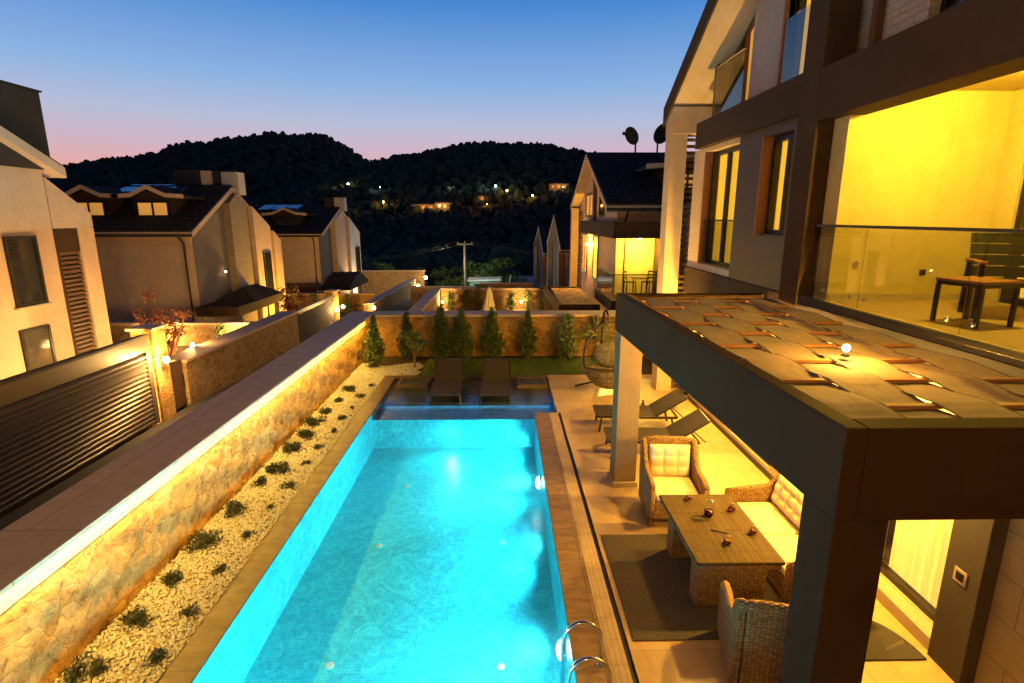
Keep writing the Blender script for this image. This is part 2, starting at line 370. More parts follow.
def tag(o, label=None, cat=None, group=None, kind=None):
    if label: o['label'] = label
    if cat: o['category'] = cat
    if group: o['group'] = group
    if kind: o['kind'] = kind
    return o
def thing(name, label, cat, loc=(0,0,0), group=None):
    o = bpy.data.objects.new(name, None); COL.objects.link(o); o.location = loc; o.empty_display_size = .2
    o['_o'] = tuple(loc); return tag(o, label, cat, group)
def copy_tree(o, parent=None):
    c = o.copy(); COL.objects.link(c)
    if parent is not None: c.parent = parent
    for ch in list(o.children): copy_tree(ch, c)
    return c
def point(name, loc, power, col=WARM, size=.08, kind='POINT', **kw):
    l = bpy.data.lights.new(name, kind); l.energy = power*(1 if name.startswith('pool') else LK); l.color = col
    if kind in ('POINT', 'SPOT'): l.shadow_soft_size = size
    for k, v in kw.items(): setattr(l, k, v)
    o = bpy.data.objects.new(name, l); COL.objects.link(o); o.location = loc; return o
def aim(o, d): o.rotation_euler = Vector(d).to_track_quat('-Z', 'Y').to_euler()

def holes_wall(mb, axis, p0, p1, a0, a1, z0, z1, holes):
    # wall slab of thickness p0..p1 with rectangular openings (a0,a1,z0,z1)
    A = sorted({a0, a1, *[h[0] for h in holes], *[h[1] for h in holes]}); Z = sorted({z0, z1, *[h[2] for h in holes], *[h[3] for h in holes]})
    A = [a for a in A if a0 <= a <= a1]; Z = [z for z in Z if z0 <= z <= z1]
    for i in range(len(A)-1):
        for j in range(len(Z)-1):
            ca, cz = (A[i]+A[i+1])/2, (Z[j]+Z[j+1])/2
            if any(h[0] < ca < h[1] and h[2] < cz < h[3] for h in holes): continue
            if axis == 'x': mb.box(p0, p1, A[i], A[i+1], Z[j], Z[j+1])
            else: mb.box(A[i], A[i+1], p0, p1, Z[j], Z[j+1])
    return mb
def window(parent, axis, pos, s, a0, a1, z0, z1, glass='glass_clear', lit=None, mull=(), fr=.06, depth=.1, fmat='window_metal', sill=None, name='window', trans=(), cut=1.0):
    # pos: outer face plane, s: outward sign; frame runs depth inwards, pane sits in the middle, curtain behind
    def bx(mb, n0, n1, b0, b1, c0, c1):
        if axis == 'x': mb.box(pos+s*n0, pos+s*n1, b0, b1, c0, c1)
        else: mb.box(b0, b1, pos+s*n0, pos+s*n1, c0, c1)
    m = MB(); D = -depth
    bx(m, 0, D, a0, a0+fr, z0, z1); bx(m, 0, D, a1-fr, a1, z0, z1)
    bx(m, 0, D, a0+fr, a1-fr, z0, z0+fr); bx(m, 0, D, a0+fr, a1-fr, z1-fr, z1)
    for q in mull: c = a0+(a1-a0)*q; bx(m, -.01, D+.01, c-fr/2, c+fr/2, z0+fr, z1-fr)
    for q in trans: c = z0+(z1-z0)*q; bx(m, -.012, D+.012, a0+fr, a1-fr, c-fr/2, c+fr/2)
    w = m.build(name, fmat, parent)
    m = MB(); bx(m, D*.5, D*.5-.012, a0+fr*.8, a1-fr*.8, z0+fr*.8, z1-fr*.8); m.build('pane', glass, w)
    if lit:
        m = MB(); n = 40
        def fn(u, v):
            a = a0+fr*.5+(a1-a0-fr)*u*cut; q = D-.03-.02*math.sin(u*(a1-a0)*38)
            z = z0+.02+(z1-z0-.04)*v
            return (pos+s*q, a, z) if axis == 'x' else (a, pos+s*q, z)
        m.grid(fn, n, 1); m.build('curtain', lit, w)
    if sill:
        m = MB(); bx(m, .05, D, a0-.05, a1+.05, z0-.045, z0-.002); m.build('sill', sill, w, bevel=.006)
    return w

# ------------------------------------------------------------------ foliage
def leaves(n, sampler, size, asp=.5, flat=0.0):
    # n leaf-shaped quads at sampled points, random orientation
    P = np.array([sampler() for _ in range(n)]); d = RNG.normal(size=(n, 3)); d[:,2] = d[:,2]*(1-flat)+.25
    d /= np.linalg.norm(d, axis=1)[:,None]; e = RNG.normal(size=(n, 3)); e -= (e*d).sum(1)[:,None]*d; e /= np.linalg.norm(e, axis=1)[:,None]
    L = size*(.6+.8*RNG.random(n))[:,None]; W = L*asp
    q = np.stack([P-d*L*.5, P+e*W*.5, P+d*L*.5, P-e*W*.5], 1).reshape(-1, 3)
    return q.tolist(), [(4*i, 4*i+1, 4*i+2, 4*i+3) for i in range(n)]
def clumps(cs, n, size, asp=.5):
    # cs: list of (centre, radii) ; leaves scattered in a set of ellipsoids, denser near their skins
    w = np.array([c[1][0]*c[1][2]**.7 for c in cs]); w /= w.sum()
    def samp():
        c, r = cs[RNG.choice(len(cs), p=w)]
        v = RNG.normal(size=3); v /= np.linalg.norm(v); v *= RNG.random()**.45
        return (c[0]+v[0]*r[0], c[1]+v[1]*r[1], c[2]+v[2]*r[2])
    return leaves(n, samp, size, asp)
def conifer(name, label, x, y, z, h, r, n=1500, mat='leaf_green', group=None, size=.09, cat='shrub', taper=1.0):
    root = thing(name, label, cat, (x, y, z), group)
    MB().tube([(x, y, z-.05), (x+.02, y, z+h*.4), (x, y, z+h*.85)], [.035, .025, .008], 6).build('trunk', 'bark', root)
    cs = []
    for i in range(44):
        t = (i+random.random())/44; prof = (.62+.38*min(1, t/.18))*(1-.80*taper*max(0, (t-.15)/.85)**1.25); rr = r*prof*random.uniform(.85, 1.12); a = i*2.4+random.uniform(-.4, .4); q = rr*random.uniform(.15, .5)
        cs.append(((x+math.cos(a)*q, y+math.sin(a)*q, z+.1+h*.86*t), (rr*.58, rr*.58, h*.075+.05)))
    cs.append(((x, y, z+h*.93), (r*.2, r*.2, h*.09)))
    m = MB(); v, f = clumps(cs, n, size, .38); m.add(v, f); m.build('crown', mat, root); return root
def mound(name, label, x, y, z, r, n, mat, group, cat='shrub'):
    cs = []
    for i in range(7):
        a = random.uniform(0, 6.28); q = r*random.uniform(.1, .75); cs.append(((x+math.cos(a)*q, y+math.sin(a)*q, z+r*random.uniform(.25, .55)), (r*.5, r*.5, r*random.uniform(.3, .5))))
    m = MB(); v, f = clumps(cs, n, r*.36, .22); m.add(v, f)
    o = m.build(name, mat); return tag(o, label, cat, group)
# ================================================================== SETTING: ground, pool, deck
def struct(name, mb, mat, **kw): return tag(mb.build(name, mat, **kw), kind='structure')

# far terrain: one polar sheet out past the hills
def elev(pts, az):
    xs = [p[0] for p in pts]; return float(np.interp(az, xs, [p[1] for p in pts]))
# skyline of each hill: azimuth in degrees (0 = along the pool, + right) -> elevation in degrees
LEFT = [(-180,.5),(-60,1.5),(-46,2.2),(-40,2.75),(-37.5,3.5),(-34.9,4.28),(-31.4,4.86),(-29.5,5.6),(-27.6,5.96),(-25.2,6.42),(-22.3,6.91),(-20.1,7.02),(-17.1,6.98),(-14.9,6.07),(-12.9,4.84),(-10,3.4),(0,2.5),(20,2),(60,1),(180,.5)]
RIGHT = [(-180,0),(-30,.6),(-24,1.5),(-19.6,2.95),(-15.9,3.94),(-12.9,4.75),(-10.2,5.36),(-7.2,5.96),(-4.3,6.47),(-.3,6.77),(3.7,6.67),(7.7,5.9),(11.6,4.9),(19,3.6),(30,2.6),(60,1),(180,0)]
RL, RR = 1500., 620.
def sstep(t): t = min(max(t, 0), 1); return t*t*(3-2*t)
def ground_z(x, y):
    r = math.hypot(x, y); az = math.degrees(math.atan2(x, y))
    z = -2.6 - 3.4*sstep((r-22)/40) - 7*sstep((r-60)/110)
    hr = math.tan(R(elev(RIGHT, az)))*RR+4.4-5.5; hl = math.tan(R(elev(LEFT, az)))*RL+4.4-9
    wob = 1+.012*math.sin(x*.021+1.3)*math.cos(y*.017)+.012*math.sin(x*.06)*math.sin(y*.05+2)
    tr = (r-170)/(RR-170); a = (hr+13)*(sstep(tr)**.8)*wob if tr < 1 else (hr+13)*(1-.6*sstep((r-RR)/500))
    tl = (r-520)/(RL-520); b = (hl+13)*(sstep(tl)**.85)*wob if tl < 1 else (hl+13)*(1-.5*sstep((r-RL)/900))
    return z + max(a if r > 170 else 0, b if r > 520 else 0)
AZ = list(np.arange(-180, -64, 4.))+list(np.arange(-64, 64, .75))+list(np.arange(64, 180.1, 4.))
rs = [0.5]+list(np.geomspace(10, 200, 22))+list(np.linspace(215, 700, 34))+list(np.linspace(730, 1620, 34))+[1800, 2100, 2600, 3600]
m = MB(); m.smooth = True
vs = [(r*math.sin(R(a)), r*math.cos(R(a)), ground_z(r*math.sin(R(a)), r*math.cos(R(a)))) for r in rs for a in AZ]; na = len(AZ)
m.add(vs, [(j*na+i, j*na+i+1, (j+1)*na+i+1, (j+1)*na+i) for j in range(len(rs)-1) for i in range(na-1)])
struct('hills', m, 'terrain')

# forest over the hills: thousands of uneven crowns in one mass
def forest():
    t = (1+5**.5)/2
    iv = np.array([(-1,t,0),(1,t,0),(-1,-t,0),(1,-t,0),(0,-1,t),(0,1,t),(0,-1,-t),(0,1,-t),(t,0,-1),(t,0,1),(-t,0,-1),(-t,0,1)], float)/math.hypot(1, t)
    fc = [(0,11,5),(0,5,1),(0,1,7),(0,7,10),(0,10,11),(1,5,9),(5,11,4),(11,10,2),(10,7,6),(7,1,8),(3,9,4),(3,4,2),(3,2,6),(3,6,8),(3,8,9),(4,9,5),(2,4,11),(6,2,10),(8,6,7),(9,8,1)]
    V = [tuple(q) for q in iv]; F = []; cache = {}
    def mid(a, b):
        k = (min(a,b), max(a,b))
        if k not in cache:
            q = np.array(V[a])+np.array(V[b]); q /= np.linalg.norm(q); V.append(tuple(q)); cache[k] = len(V)-1
        return cache[k]
    for a, b, c in fc:
        ab, bc, ca = mid(a,b), mid(b,c), mid(c,a); F += [(a,ab,ca),(b,bc,ab),(c,ca,bc),(ab,bc,ca)]
    V = np.array(V); F = np.array(F); allv = []; allf = []; o = 0
    def crown(x, y, s, zsq):
        nonlocal o
        j = 1+.34*(RNG.random(len(V))-.5)*2
        q = V*j[:,None]*np.array([s, s, s*zsq]); q += (x, y, ground_z(x, y)+s*zsq*.62)
        allv.append(q); allf.append(F+o); o += len(V)
    def put(n, a0, a1, r0, r1, s0, s1, pw=1.):
        for _ in range(n):
            a = R(random.uniform(a0, a1)); r = r0+(r1-r0)*random.random()**pw; crown(r*math.sin(a), r*math.cos(a), random.uniform(s0, s1), random.uniform(.8, 1.35))
    put(1300, -21, 14, 585, 640, 1.7, 3.5); put(2200, -24, 20, 380, 600, 2.0, 4.2); put(2000, -34, 18, 175, 400, 1.3, 2.9)
    put(2000, -48, -12, 1380, 1540, 3.0, 5.6); put(1500, -48, -12, 800, 1400, 4, 8); put(420, -42, 14, 95, 190, 1.8, 3.6)
    me = bpy.data.meshes.new('forest'); VV = np.concatenate(allv); FF = np.concatenate(allf)
    me.vertices.add(len(VV)); me.vertices.foreach_set('co', VV.ravel()); me.loops.add(len(FF)*3); me.loops.foreach_set('vertex_index', FF.ravel().astype(np.int32))
    me.polygons.add(len(FF)); me.polygons.foreach_set('loop_start', np.arange(0, len(FF)*3, 3, dtype=np.int32)); me.update(calc_edges=True); me.validate()
    me.materials.append(MATS['forest_leaf']); ob = bpy.data.objects.new('forest', me); COL.objects.link(ob)
    tag(ob, kind='stuff', label='dark wooded hillsides behind the houses under the dusk sky', cat='forest')
forest()

# yard slabs -------------------------------------------------------
PX0, PX1, PY0, PY1 = -3.04, .70, 2.2, 11.9      # pool
LX1, LY1 = 1.24, 14.75                          # shallow ledge
m = MB(); m.box(PX1+.35, PX1+.36, 2, PY1, -2.2, -.02)
T = .04
m = MB()      # brown coping right of the pool
m.box(PX1, 1.045, 2.0, PY1-.004, -.35, 0); struct('pool_edge_paving', m, 'coping_tile', bevel=.006)
m = MB(); m.box(-3.36, PX0, 2.0, 14.95, -.5, 0); struct('pool_side_paving', m, 'coping_tile_dark', bevel=.006)
m = MB(); m.box(PX0+.002, LX1+.1, LY1, 14.95, -.5, -.004); struct('pool_end_paving', m, 'coping_tile_dark', bevel=.005)
m = MB(); m.box(1.049, 1.247, 2.0, PY1-.004, -.35, -.004); struct('gutter_strip', m, 'gutter_tile', bevel=.003)
m = MB(); m.box(1.247, 1.31, 2.0, PY1-.004, -.4, -.03); struct('drain_channel', m, 'black_metal')
m = MB(); m.box(1.31, 4.56, 1.0, 14.95, -.5, -.002); m.box(LX1+.004, 1.309, PY1, 14.95, -.5, -.003); struct('patio', m, 'patio_tile')
# pool basin (walls and floor around the water)
m = MB(); D = -.86; PB = PX0+.004
m.add([(PX0,PY0,D),(PX1,PY0,D),(PX1,PY1,D),(PX0,PY1,D)], [(0,1,2,3)])
m.add([(PB,PY0,D),(PB,PY1,D),(PB,PY1,-.012),(PB,PY0,-.012)], [(0,1,2,3)])
m.add([(PX1-.003,PY0,D),(PX1-.003,PY1,D),(PX1-.003,PY1,-.012),(PX1-.003,PY0,-.012)], [(3,2,1,0)])
m.add([(PX0,PY0,D),(PX1,PY0,D),(PX1,PY0,-.002),(PX0,PY0,-.002)], [(3,2,1,0)])
m.add([(PX0,PY1,D),(PX1,PY1,D),(PX1,PY1,-.17),(PX0,PY1,-.17)], [(0,1,2,3)])
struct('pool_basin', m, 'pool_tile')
m = MB()
m.box(PX0+.003, LX1, PY1+.001, LY1, -.6, -.17); m.box(PX0+.005, LX1-.002, PY1+1.0, LY1-.001, -.17, -.10)
struct('pool_ledge', m, 'pool_ledge_tile', bevel=.004)
m = MB(); W = -.045
m.add([(PX0,PY0,W),(PX1,PY0,W),(PX1,PY1,W),(PX0,PY1,W)], [(0,1,2,3)]); m.add([(PX0,PY1,W),(LX1,PY1,W),(LX1,LY1,W),(PX0,LY1,W)], [(0,1,2,3)])
struct('pool_water', m, 'water')
m = MB(); m.box(PX0+.006, PX1-.006, PY0+.003, PY1-.003, D+.003, W-.006); struct('pool_water', m, 'water_body')
# soil, lawn, gravel
m = MB(); m.box(-4.4, 4.6, 14.954, 17.25, -.5, -.03); struct('soil_bed', m, 'soil')
m = MB(); m.box(-2.35, 3.6, 14.956, 16.75, -.3, .0); struct('lawn', m, 'grass_base')
def in_gravel(x, y): 
    return (-4.36 < x < -3.37 and 2.5 < y < 14.95) or (-4.36 < x < -2.45-.12*math.sin(y*9) and 14.95 <= y < 16.15+.15*math.sin(x*4))
m = MB(); m.box(-4.36, -3.363, 2.2, 14.952, -.4, -.01); m.box(-4.36, -2.5, 14.953, 16.1, -.4, -.008); struct('gravel_base', m, 'gravel_bed')
m = MB(); n = 0; pts = []
while n < 19500:
    x, y = random.uniform(-4.36, -2.4), random.uniform(3.2, 16.3)
    if not in_gravel(x, y): continue
    if y > 9.5 and random.random() < .25: continue
    r = random.uniform(.011, .023)*(1.15 if y > 9 else 1); a = random.uniform(0, 6.28); ca, sa = math.cos(a), math.sin(a); e = random.uniform(.6, 1); h = random.uniform(.5, .9)*r
    z = random.uniform(-.006, .012)+h*.6; P = lambda u, v, w: (x+(u*ca-v*sa)*r, y+(u*sa+v*ca)*r, z+w*h)
    m.add([P(1,0,.1), P(.2,e,0), P(-1,.1,-.1), P(-.1,-e,.1), P(.25,.1,1), P(-.35,-.1,.9), P(0,0,-1)], [(0,1,4),(1,2,5,4),(2,3,5),(3,0,4,5),(1,0,6),(2,1,6),(3,2,6),(0,3,6)]); n += 1
o = m.build('gravel', 'pebble'); tag(o, 'pale pebbles filling the bed between the stone wall and the pool paving', 'gravel', kind='stuff')
m = MB()
for _ in range(9000):
    x, y = random.uniform(-2.4, 3.6), random.uniform(14.97, 16.8); h = random.uniform(.03, .075); a = random.uniform(0, 6.28); w = .006
    dx, dy = math.cos(a)*w, math.sin(a)*w; l = random.uniform(-.03, .03)
    m.add([(x-dx,y-dy,0), (x+dx,y+dy,0), (x+l,y+l*.5,h)], [(0,1,2)])
o = m.build('grass', 'grass_blade'); tag(o, 'short dark lawn along the foot of the back wall', 'grass', kind='stuff')

# lane beyond the left wall, sloping away, and the neighbouring plots
def lane_z(y): return -.8 - max(0, y-15)*.0625
m = MB(); ys = [0, 8, 15, 25, 35, 45, 58]
m.add([(x, y, lane_z(y)) for y in ys for x in (-8.9, -5.0)], [(2*i, 2*i+1, 2*i+3, 2*i+2) for i in range(len(ys)-1)]); struct('lane', m, 'asphalt')
m = MB(); m.box(-32, -9.15, 0, 21.45, -6, -.62); struct('upper_garden', m, 'soil')
m = MB(); m.box(-32, -9.15, 21.75, 40, -8, -2.4); struct('middle_garden', m, 'soil')
m = MB(); m.box(-32, -9.15, 40.01, 62, -9, -4.0); struct('lower_garden', m, 'concrete_pale')
m = MB(); m.box(-4.4, 16, 17.9, 37.6, -6, -1.85); struct('next_yard', m, 'patio_tile')
m = MB(); m.box(-4.4, 16, 37.95, 80, -8, -4.0); struct('far_yard', m, 'concrete_pale')

# ================================================================== OWN WALLS
root = thing('garden_wall', 'long pale stone garden wall with flat coping beside the gravel bed', 'wall', (-4.7, 9.5, -.8))
m = MB()
nx, nz = 260, 14
def wall_pt(u, v):
    y = 1.5+16.2*u; z = -.3+1.36*v
    k = .022*math.sin(y*7.1+z*5)*math.sin(z*9.3-y*2.2)+.016*math.sin(y*17+3*z)*math.sin(z*21+y*3)
    return (-4.36+k*min(1, (1-v)*5), y, z)
m.smooth = True; m.grid(wall_pt, nx, nz); m.smooth = False
m.box(-5.0, -4.40, 1.5, 17.7, -2.2, 1.25); m.build('stone_face', 'stone', root)
m = MB(); m.box(-5.001, -4.345, 1.5, 17.7, 1.062, 1.27); m.build('render_band', 'render_band', root)
m = MB(); m.box(-5.07, -4.25, 1.5, 18.05, 1.272, 1.325); m.build('coping', 'coping_slab', root, bevel=.008)
m = MB(); m.box(-4.345+.002, -4.335, 2.0, 17.2, 1.250, 1.268); m.build('light_strip', 'led_strip', root)
for k in range(5):
    o = point('wall_strip_light', (-4.262, 3.1+3.05*k, 1.262), 33, (1,.54,.06), 0, 'AREA', shape='RECTANGLE', size_y=3.0); o.data.size = .02; o.rotation_euler = (0, .12, 0)
root = thing('garden_wall', 'stone back wall behind the lawn with cypress shrubs before it', 'wall', (0, 17.6, -.3))
m = MB(); m.smooth = True
m.grid(lambda u, v: (-4.34+9.1*u, 17.3+.02*math.sin(u*60+v*9)*math.sin(v*12-u*21)*min(1, (1-v)*5), -.3+1.5*v), 160, 14); m.smooth = False
m.box(-4.34, 4.76, 17.34, 17.9, -2.2, 1.24); m.build('stone_face', 'stone', root)
m = MB(); m.box(-4.3, 4.76, 17.23, 18.0, 1.272, 1.352); m.build('coping', 'coping_slab', root, bevel=.008)

# ================================================================== PLANTS OF THE YARD
X_Y = [(69,677),(119,622),(158,577),(195,536),(229,499),(254.7,472),(274.6,459),(292.5,439),(308,423),(320,411),(330,398),(342,387),(352,376)]
WALLROW = [(-4.12,4.55),(-4.08,5.25),(-4.1,5.95),(-4.1,6.7),(-4.1,7.6),(-4.1,8.45),(-4.02,8.95),(-4.08,9.8),(-4.07,10.5),(-4.08,11.2),(-4.06,11.85),(-4.02,12.7),(-4.0,13.55)]
EDGEROW = [(-3.52,4.75),(-3.55,5.4),(-3.62,6.15),(-3.62,6.95),(-3.6,7.7),(-3.6,8.4),(-3.6,9.2),(-3.58,9.95),(-3.56,10.75),(-3.58,11.5),(-3.55,12.2),(-3.58,13.0),(-3.5,13.9)]
for i, (x, y) in enumerate(WALLROW):
    mound('ground_shrub', 'low dark shrub in the gravel along the foot of the stone wall', x, y, 0, random.uniform(.14, .23), 480, 'leaf_grey', 'shrubs at the foot of the garden wall')
for i, (x, y) in enumerate(EDGEROW):
    mound('ground_shrub', 'small dark tuft in the gravel beside the pool paving', x, y, 0, random.uniform(.08, .14), 340, 'leaf_grey', 'shrubs beside the pool paving')
G = 'shrubs before the back wall'
conifer('cypress_shrub', 'dense upright cypress in the left corner, standing on the gravel', -3.85, 15.9, 0, 1.58, .44, 3400, 'leaf_green', G)
conifer('cypress_shrub', 'dark upright shrub behind the corner cypress, close to the wall', -3.05, 16.9, 0, 1.55, .42, 2600, 'leaf_dark', G)
conifer('cypress_shrub', 'tall dark cypress just behind the little tree in the gravel', -1.95, 16.75, 0, 1.8, .56, 3600, 'leaf_dark', G)
conifer('cypress_shrub', 'green cypress behind the left sun lounger in the pool', -1.32, 16.9, 0, 1.62, .56, 3300, 'leaf_green', G)
conifer('cypress_shrub', 'green cypress behind the right sun lounger in the pool', -.35, 16.9, 0, 1.66, .54, 3300, 'leaf_green', G)
conifer('cypress_shrub', 'narrow cypress standing alone between the lounger pair and the bushy shrubs', .78, 16.9, 0, 1.64, .42, 2700, 'leaf_green', G)
conifer('laurel_shrub', 'loose broad leaved shrub left of the hanging chair in yellow light', 2.05, 16.75, 0, 1.5, .5, 1700, 'leaf_light', G, .13, taper=.7)
root = thing('young_tree', 'little tree with pale trunk at the end of the gravel', 'tree', (-2.66, 15.75, 0))
m = MB(); m.tube([(-2.66,15.75,-.05),(-2.64,15.75,.3),(-2.67,15.75,.62)], [.035,.028,.02], 7)
for a in range(5): m.tube([(-2.66,15.75,.4),(-2.66+.25*math.cos(a*1.3),15.75+.25*math.sin(a*1.3),.85)], [.015,.006], 5)
m.build('trunk', 'bark', root)
m = MB(); cs = [((-2.66+random.uniform(-.27,.27), 15.75+random.uniform(-.25,.25), random.uniform(.5, 1.15)), (.16,.16,.13)) for _ in range(13)]
v, f = clumps(cs, 620, .11, .45); m.add(v, f); m.build('crown', 'leaf_light', root)
root = thing('yucca', 'spiky leaved plant beside the hanging chair against the lit wall', 'plant', (2.95, 16.7, 0))
m = MB()
for i in range(150):
    a = random.uniform(0, 6.28); e = random.uniform(-.2, 1.5); L = random.uniform(.4, .75); d = Vector((math.cos(a)*math.cos(e), math.sin(a)*math.cos(e), math.sin(e)))
    b = Vector((2.95, 16.7, random.uniform(.55, .95))); si = Vector((-math.sin(a), math.cos(a), 0))*.022
    m.add([b-si, b+si, b+d*L*.6+si, b+d*L-Vector((0,0,.08)), b+d*L*.6-si], [(0,1,2,3,4)])
m.build('leaf_rosette', 'leaf_light', root); MB().tube([(2.95,16.7,-.05),(2.97,16.7,.8)], .05, 8).build('stem', 'bark', root)

# ================================================================== POOL FURNITURE AND FITTINGS
for y, d in ((9.35, -.45), (5.3, -.45)):
    r = thing('pool_light', ('round underwater lamp in the right pool wall, the farther one' if y > 6 else 'round underwater lamp in the right pool wall near the ladder'), 'lamp', (PX1-.02, y, d), 'underwater lamps')
    m = MB(); m.tube([(PX1-.006, y, d), (PX1-.04, y, d)], [.15, .14], 22); m.build('ring', 'chrome', r)
    m = MB(); m.ball((PX1-.035, y, d), .115, 20, 12, (.6,1,1)); m.build('lens', 'pool_lamp', r)
POOLC = (.10, .84, 1.0)
def ripple(l):
    # imitates water caustics: a web of bright lines put into the lamp's strength
    l.use_nodes = True; t = l.node_tree; N = t.nodes; e = N['Emission']
    tc = N.new('ShaderNodeTexCoord'); nz = N.new('ShaderNodeTexNoise'); nz.inputs['Scale'].default_value = 5; nz.inputs['Detail'].default_value = 3
    mx = N.new('ShaderNodeMix'); mx.data_type = 'RGBA'; mx.blend_type = 'LINEAR_LIGHT'; mx.inputs['Factor'].default_value = .25
    v = N.new('ShaderNodeTexVoronoi'); v.feature = 'DISTANCE_TO_EDGE'; v.inputs['Scale'].default_value = 7
    r = N.new('ShaderNodeValToRGB'); el = r.color_ramp.elements; el[0].position = 0; el[0].color = (1,1,1,1); el[1].position = .22; el[1].color = (.30,.30,.30,1)
    ml = N.new('ShaderNodeMath'); ml.operation = 'MULTIPLY'; ml.inputs[1].default_value = 1.9
    L = t.links.new; L(tc.outputs['Normal'], nz.inputs['Vector']); L(tc.outputs['Normal'], mx.inputs[6]); L(nz.outputs['Color'], mx.inputs[7]); L(mx.outputs[2], v.inputs['Vector'])
    L(v.outputs['Distance'], r.inputs[0]); L(r.outputs[0], ml.inputs[0]); L(ml.outputs[0], e.inputs['Strength'])
for x, y, p, d in ((PX1-.20, 9.35, 390, (-1,0,-.02)), (PX1-.20, 5.3, 390, (-1,0,-.02)), (PX1-.12, 3.0, 390, (-1,.1,-.02)), (PX1-.12, 7.3, 260, (-1,0,-.02)), (PX1-.12, 11.2, 220, (-1,0,-.02)), (-2.3, PY0+.15, 420, (0,1,-.06)), (-.4, PY0+.15, 330, (0,1,-.06)), (-1.2, PY1-.1, 130, (0,-1,-.05))):
    o = point('pool_lamp_and_fill_light', (x, y, -.42), p, POOLC, .1, 'SPOT', spot_size=R(152), spot_blend=.8); aim(o, d); ripple(o.data)  # spots away from the two wall fittings are added fill
o = point('pool_ledge_fill_light', ((PX0+LX1)/2, PY1+.99, -.125), 3, (.05,.55,1), 0, 'AREA', shape='RECTANGLE', size_y=.03); o.data.size = 4.1; o.rotation_euler = (R(-80), 0, 0)  # added strip light without a fitting, tints the ledge front blue
for y in (9.35, 5.3): aim(point('pool_beam_light', (PX1-.17, y, -.45), 240, (.55,1,1), .09, 'SPOT', spot_size=R(64), spot_blend=1.), (-1, -.05, -.10))
for x, y in ((-2.05, 8.0), (-.02, 8.05), (-1.95, 10.05), (-2.1, 5.55), (-.05, 5.5)):
    m = MB(); m.lathe([(.055,0),(.055,.012),(.03,.018)], (x, y, D+.001), 18); o = m.build('floor_inlet', 'ceramic'); tag(o, 'round white return inlet on the pool floor', 'pool fitting', 'round inlets on the pool floor')
for i, y in enumerate((4.62, 4.17)):
    m = MB(); pts = [(.60, y, -.9), (.58, y, .25)]
    for k in range(1, 10): a = math.pi*(1-k/10); pts.append((.775+.195*math.cos(a), y, .27+.22*math.sin(a)))
    pts += [(.97, y, .25), (.97, y, 0)]
    m.tube(pts, .021, 12)
    r = thing('pool_handrail', ('farther chrome hoop of the pool ladder' if i == 0 else 'nearer chrome hoop of the pool ladder at the picture edge'), 'handrail', (.775, y, 0), 'chrome ladder hoops')
    m.build('rail', 'chrome', r); MB().lathe([(.045,0),(.045,.012),(.025,.022)], (.97, y, .001), 16).build('collar', 'chrome', r)
for nm, x0, x1, lb in (('left', -2.88, -2.02, 'low square stone box with dark hollow at the left end of the pool ledge'), ('right', .36, 1.16, 'low square stone box with dark hollow at the right end of the pool ledge')):
    r = thing('stone_box', lb, 'planter', ((x0+x1)/2, 14.3, -.1), 'stone boxes on the pool ledge')
    m = MB(); y0, y1 = 13.95, 14.72; w = .09
    m.box(x0, x1, y0, y0+w, -.099, .02); m.box(x0, x1, y1-w, y1, -.099, .02); m.box(x0, x0+w, y0+w, y1-w, -.099, .02); m.box(x1-w, x1, y0+w, y1-w, -.099, .02)
    m.build('rim', 'coping_tile_dark', r, bevel=.008); MB().box(x0+w+.002, x1-w-.002, y0+w+.002, y1-w-.002, -.099, -.01).build('inset', 'pool_ledge_tile', r)

def lounger(label, group, loc, rz, back=35, mat='fabric_sling', L=1.95, Wd=.66, h=.33, hinge=1.22):
    # foot at y=0, head along +y
    r = thing('sun_lounger', label, 'sun lounger', (0,0,0), group); w = Wd/2
    m = MB()
    for s in (-1, 1):
        m.beam((s*w, .02, h), (s*w, L*.86, h), .035, .05)
    for y in (.02, hinge, L*.86): m.beam((-w, y, h), (w, y, h), .035, .04)
    m.build('frame', 'black_metal', r, bevel=.004)
    m = MB(); m.grid(lambda u, v: (-w+.015+(Wd-.03)*u, .0+(hinge)*v, h+.034-.02*math.sin(math.pi*u)), 8, 14); m.build('seat', mat, r, solid=.012)
    b = R(back); cb, sb = math.cos(b), math.sin(b); LB = L-hinge
    m = MB(); m.grid(lambda u, v: (-w+.015+(Wd-.03)*u, hinge+LB*v*cb, h+.036+LB*v*sb-.015*math.sin(math.pi*u)), 8, 8); bk = m.build('backrest', mat, r, solid=.012)
    m = MB()
    for s in (-1, 1): m.beam((s*w, hinge, h+.02), (s*w, hinge+LB*cb, h+.02+LB*sb), .03, .035)
    m.beam((-w, hinge+LB*cb, h+.02+LB*sb), (w, hinge+LB*cb, h+.02+LB*sb), .03, .035)
    m.build('back_frame', 'black_metal', bk)
    if back > 12:
        for s in (-1, 1): MB().beam((s*(w-.05), hinge+LB*.55*cb, h+LB*.55*sb), (s*(w-.05), hinge+LB*.8, h-.0), .02, .02).build('prop', 'black_metal', r)
    for y, lean in ((.12, -.05), (L*.8, .08)):
        for s in (-1, 1): MB().beam((s*(w-.02), y, h), (s*(w+.01), y+lean, .0), .035, .04).build('leg', 'black_metal', r)
    r.location = loc; r.rotation_euler = (0, 0, rz); return r
lounger('brown sling lounger standing in the shallow pool ledge, the left of the pair', 'loungers in the pool', (-1.45, 12.75, -.10), R(1), 34, 'fabric_wet', 1.98, .76, .24)
lounger('brown sling lounger standing in the shallow pool ledge, the right of the pair', 'loungers in the pool', (-.22, 12.7, -.10), R(-1), 34, 'fabric_wet', 1.98, .74, .24)
lounger('dark sling lounger on the patio nearer the hanging chair, head raised', 'loungers on the patio', (1.95, 11.05, 0), R(-93), 33)
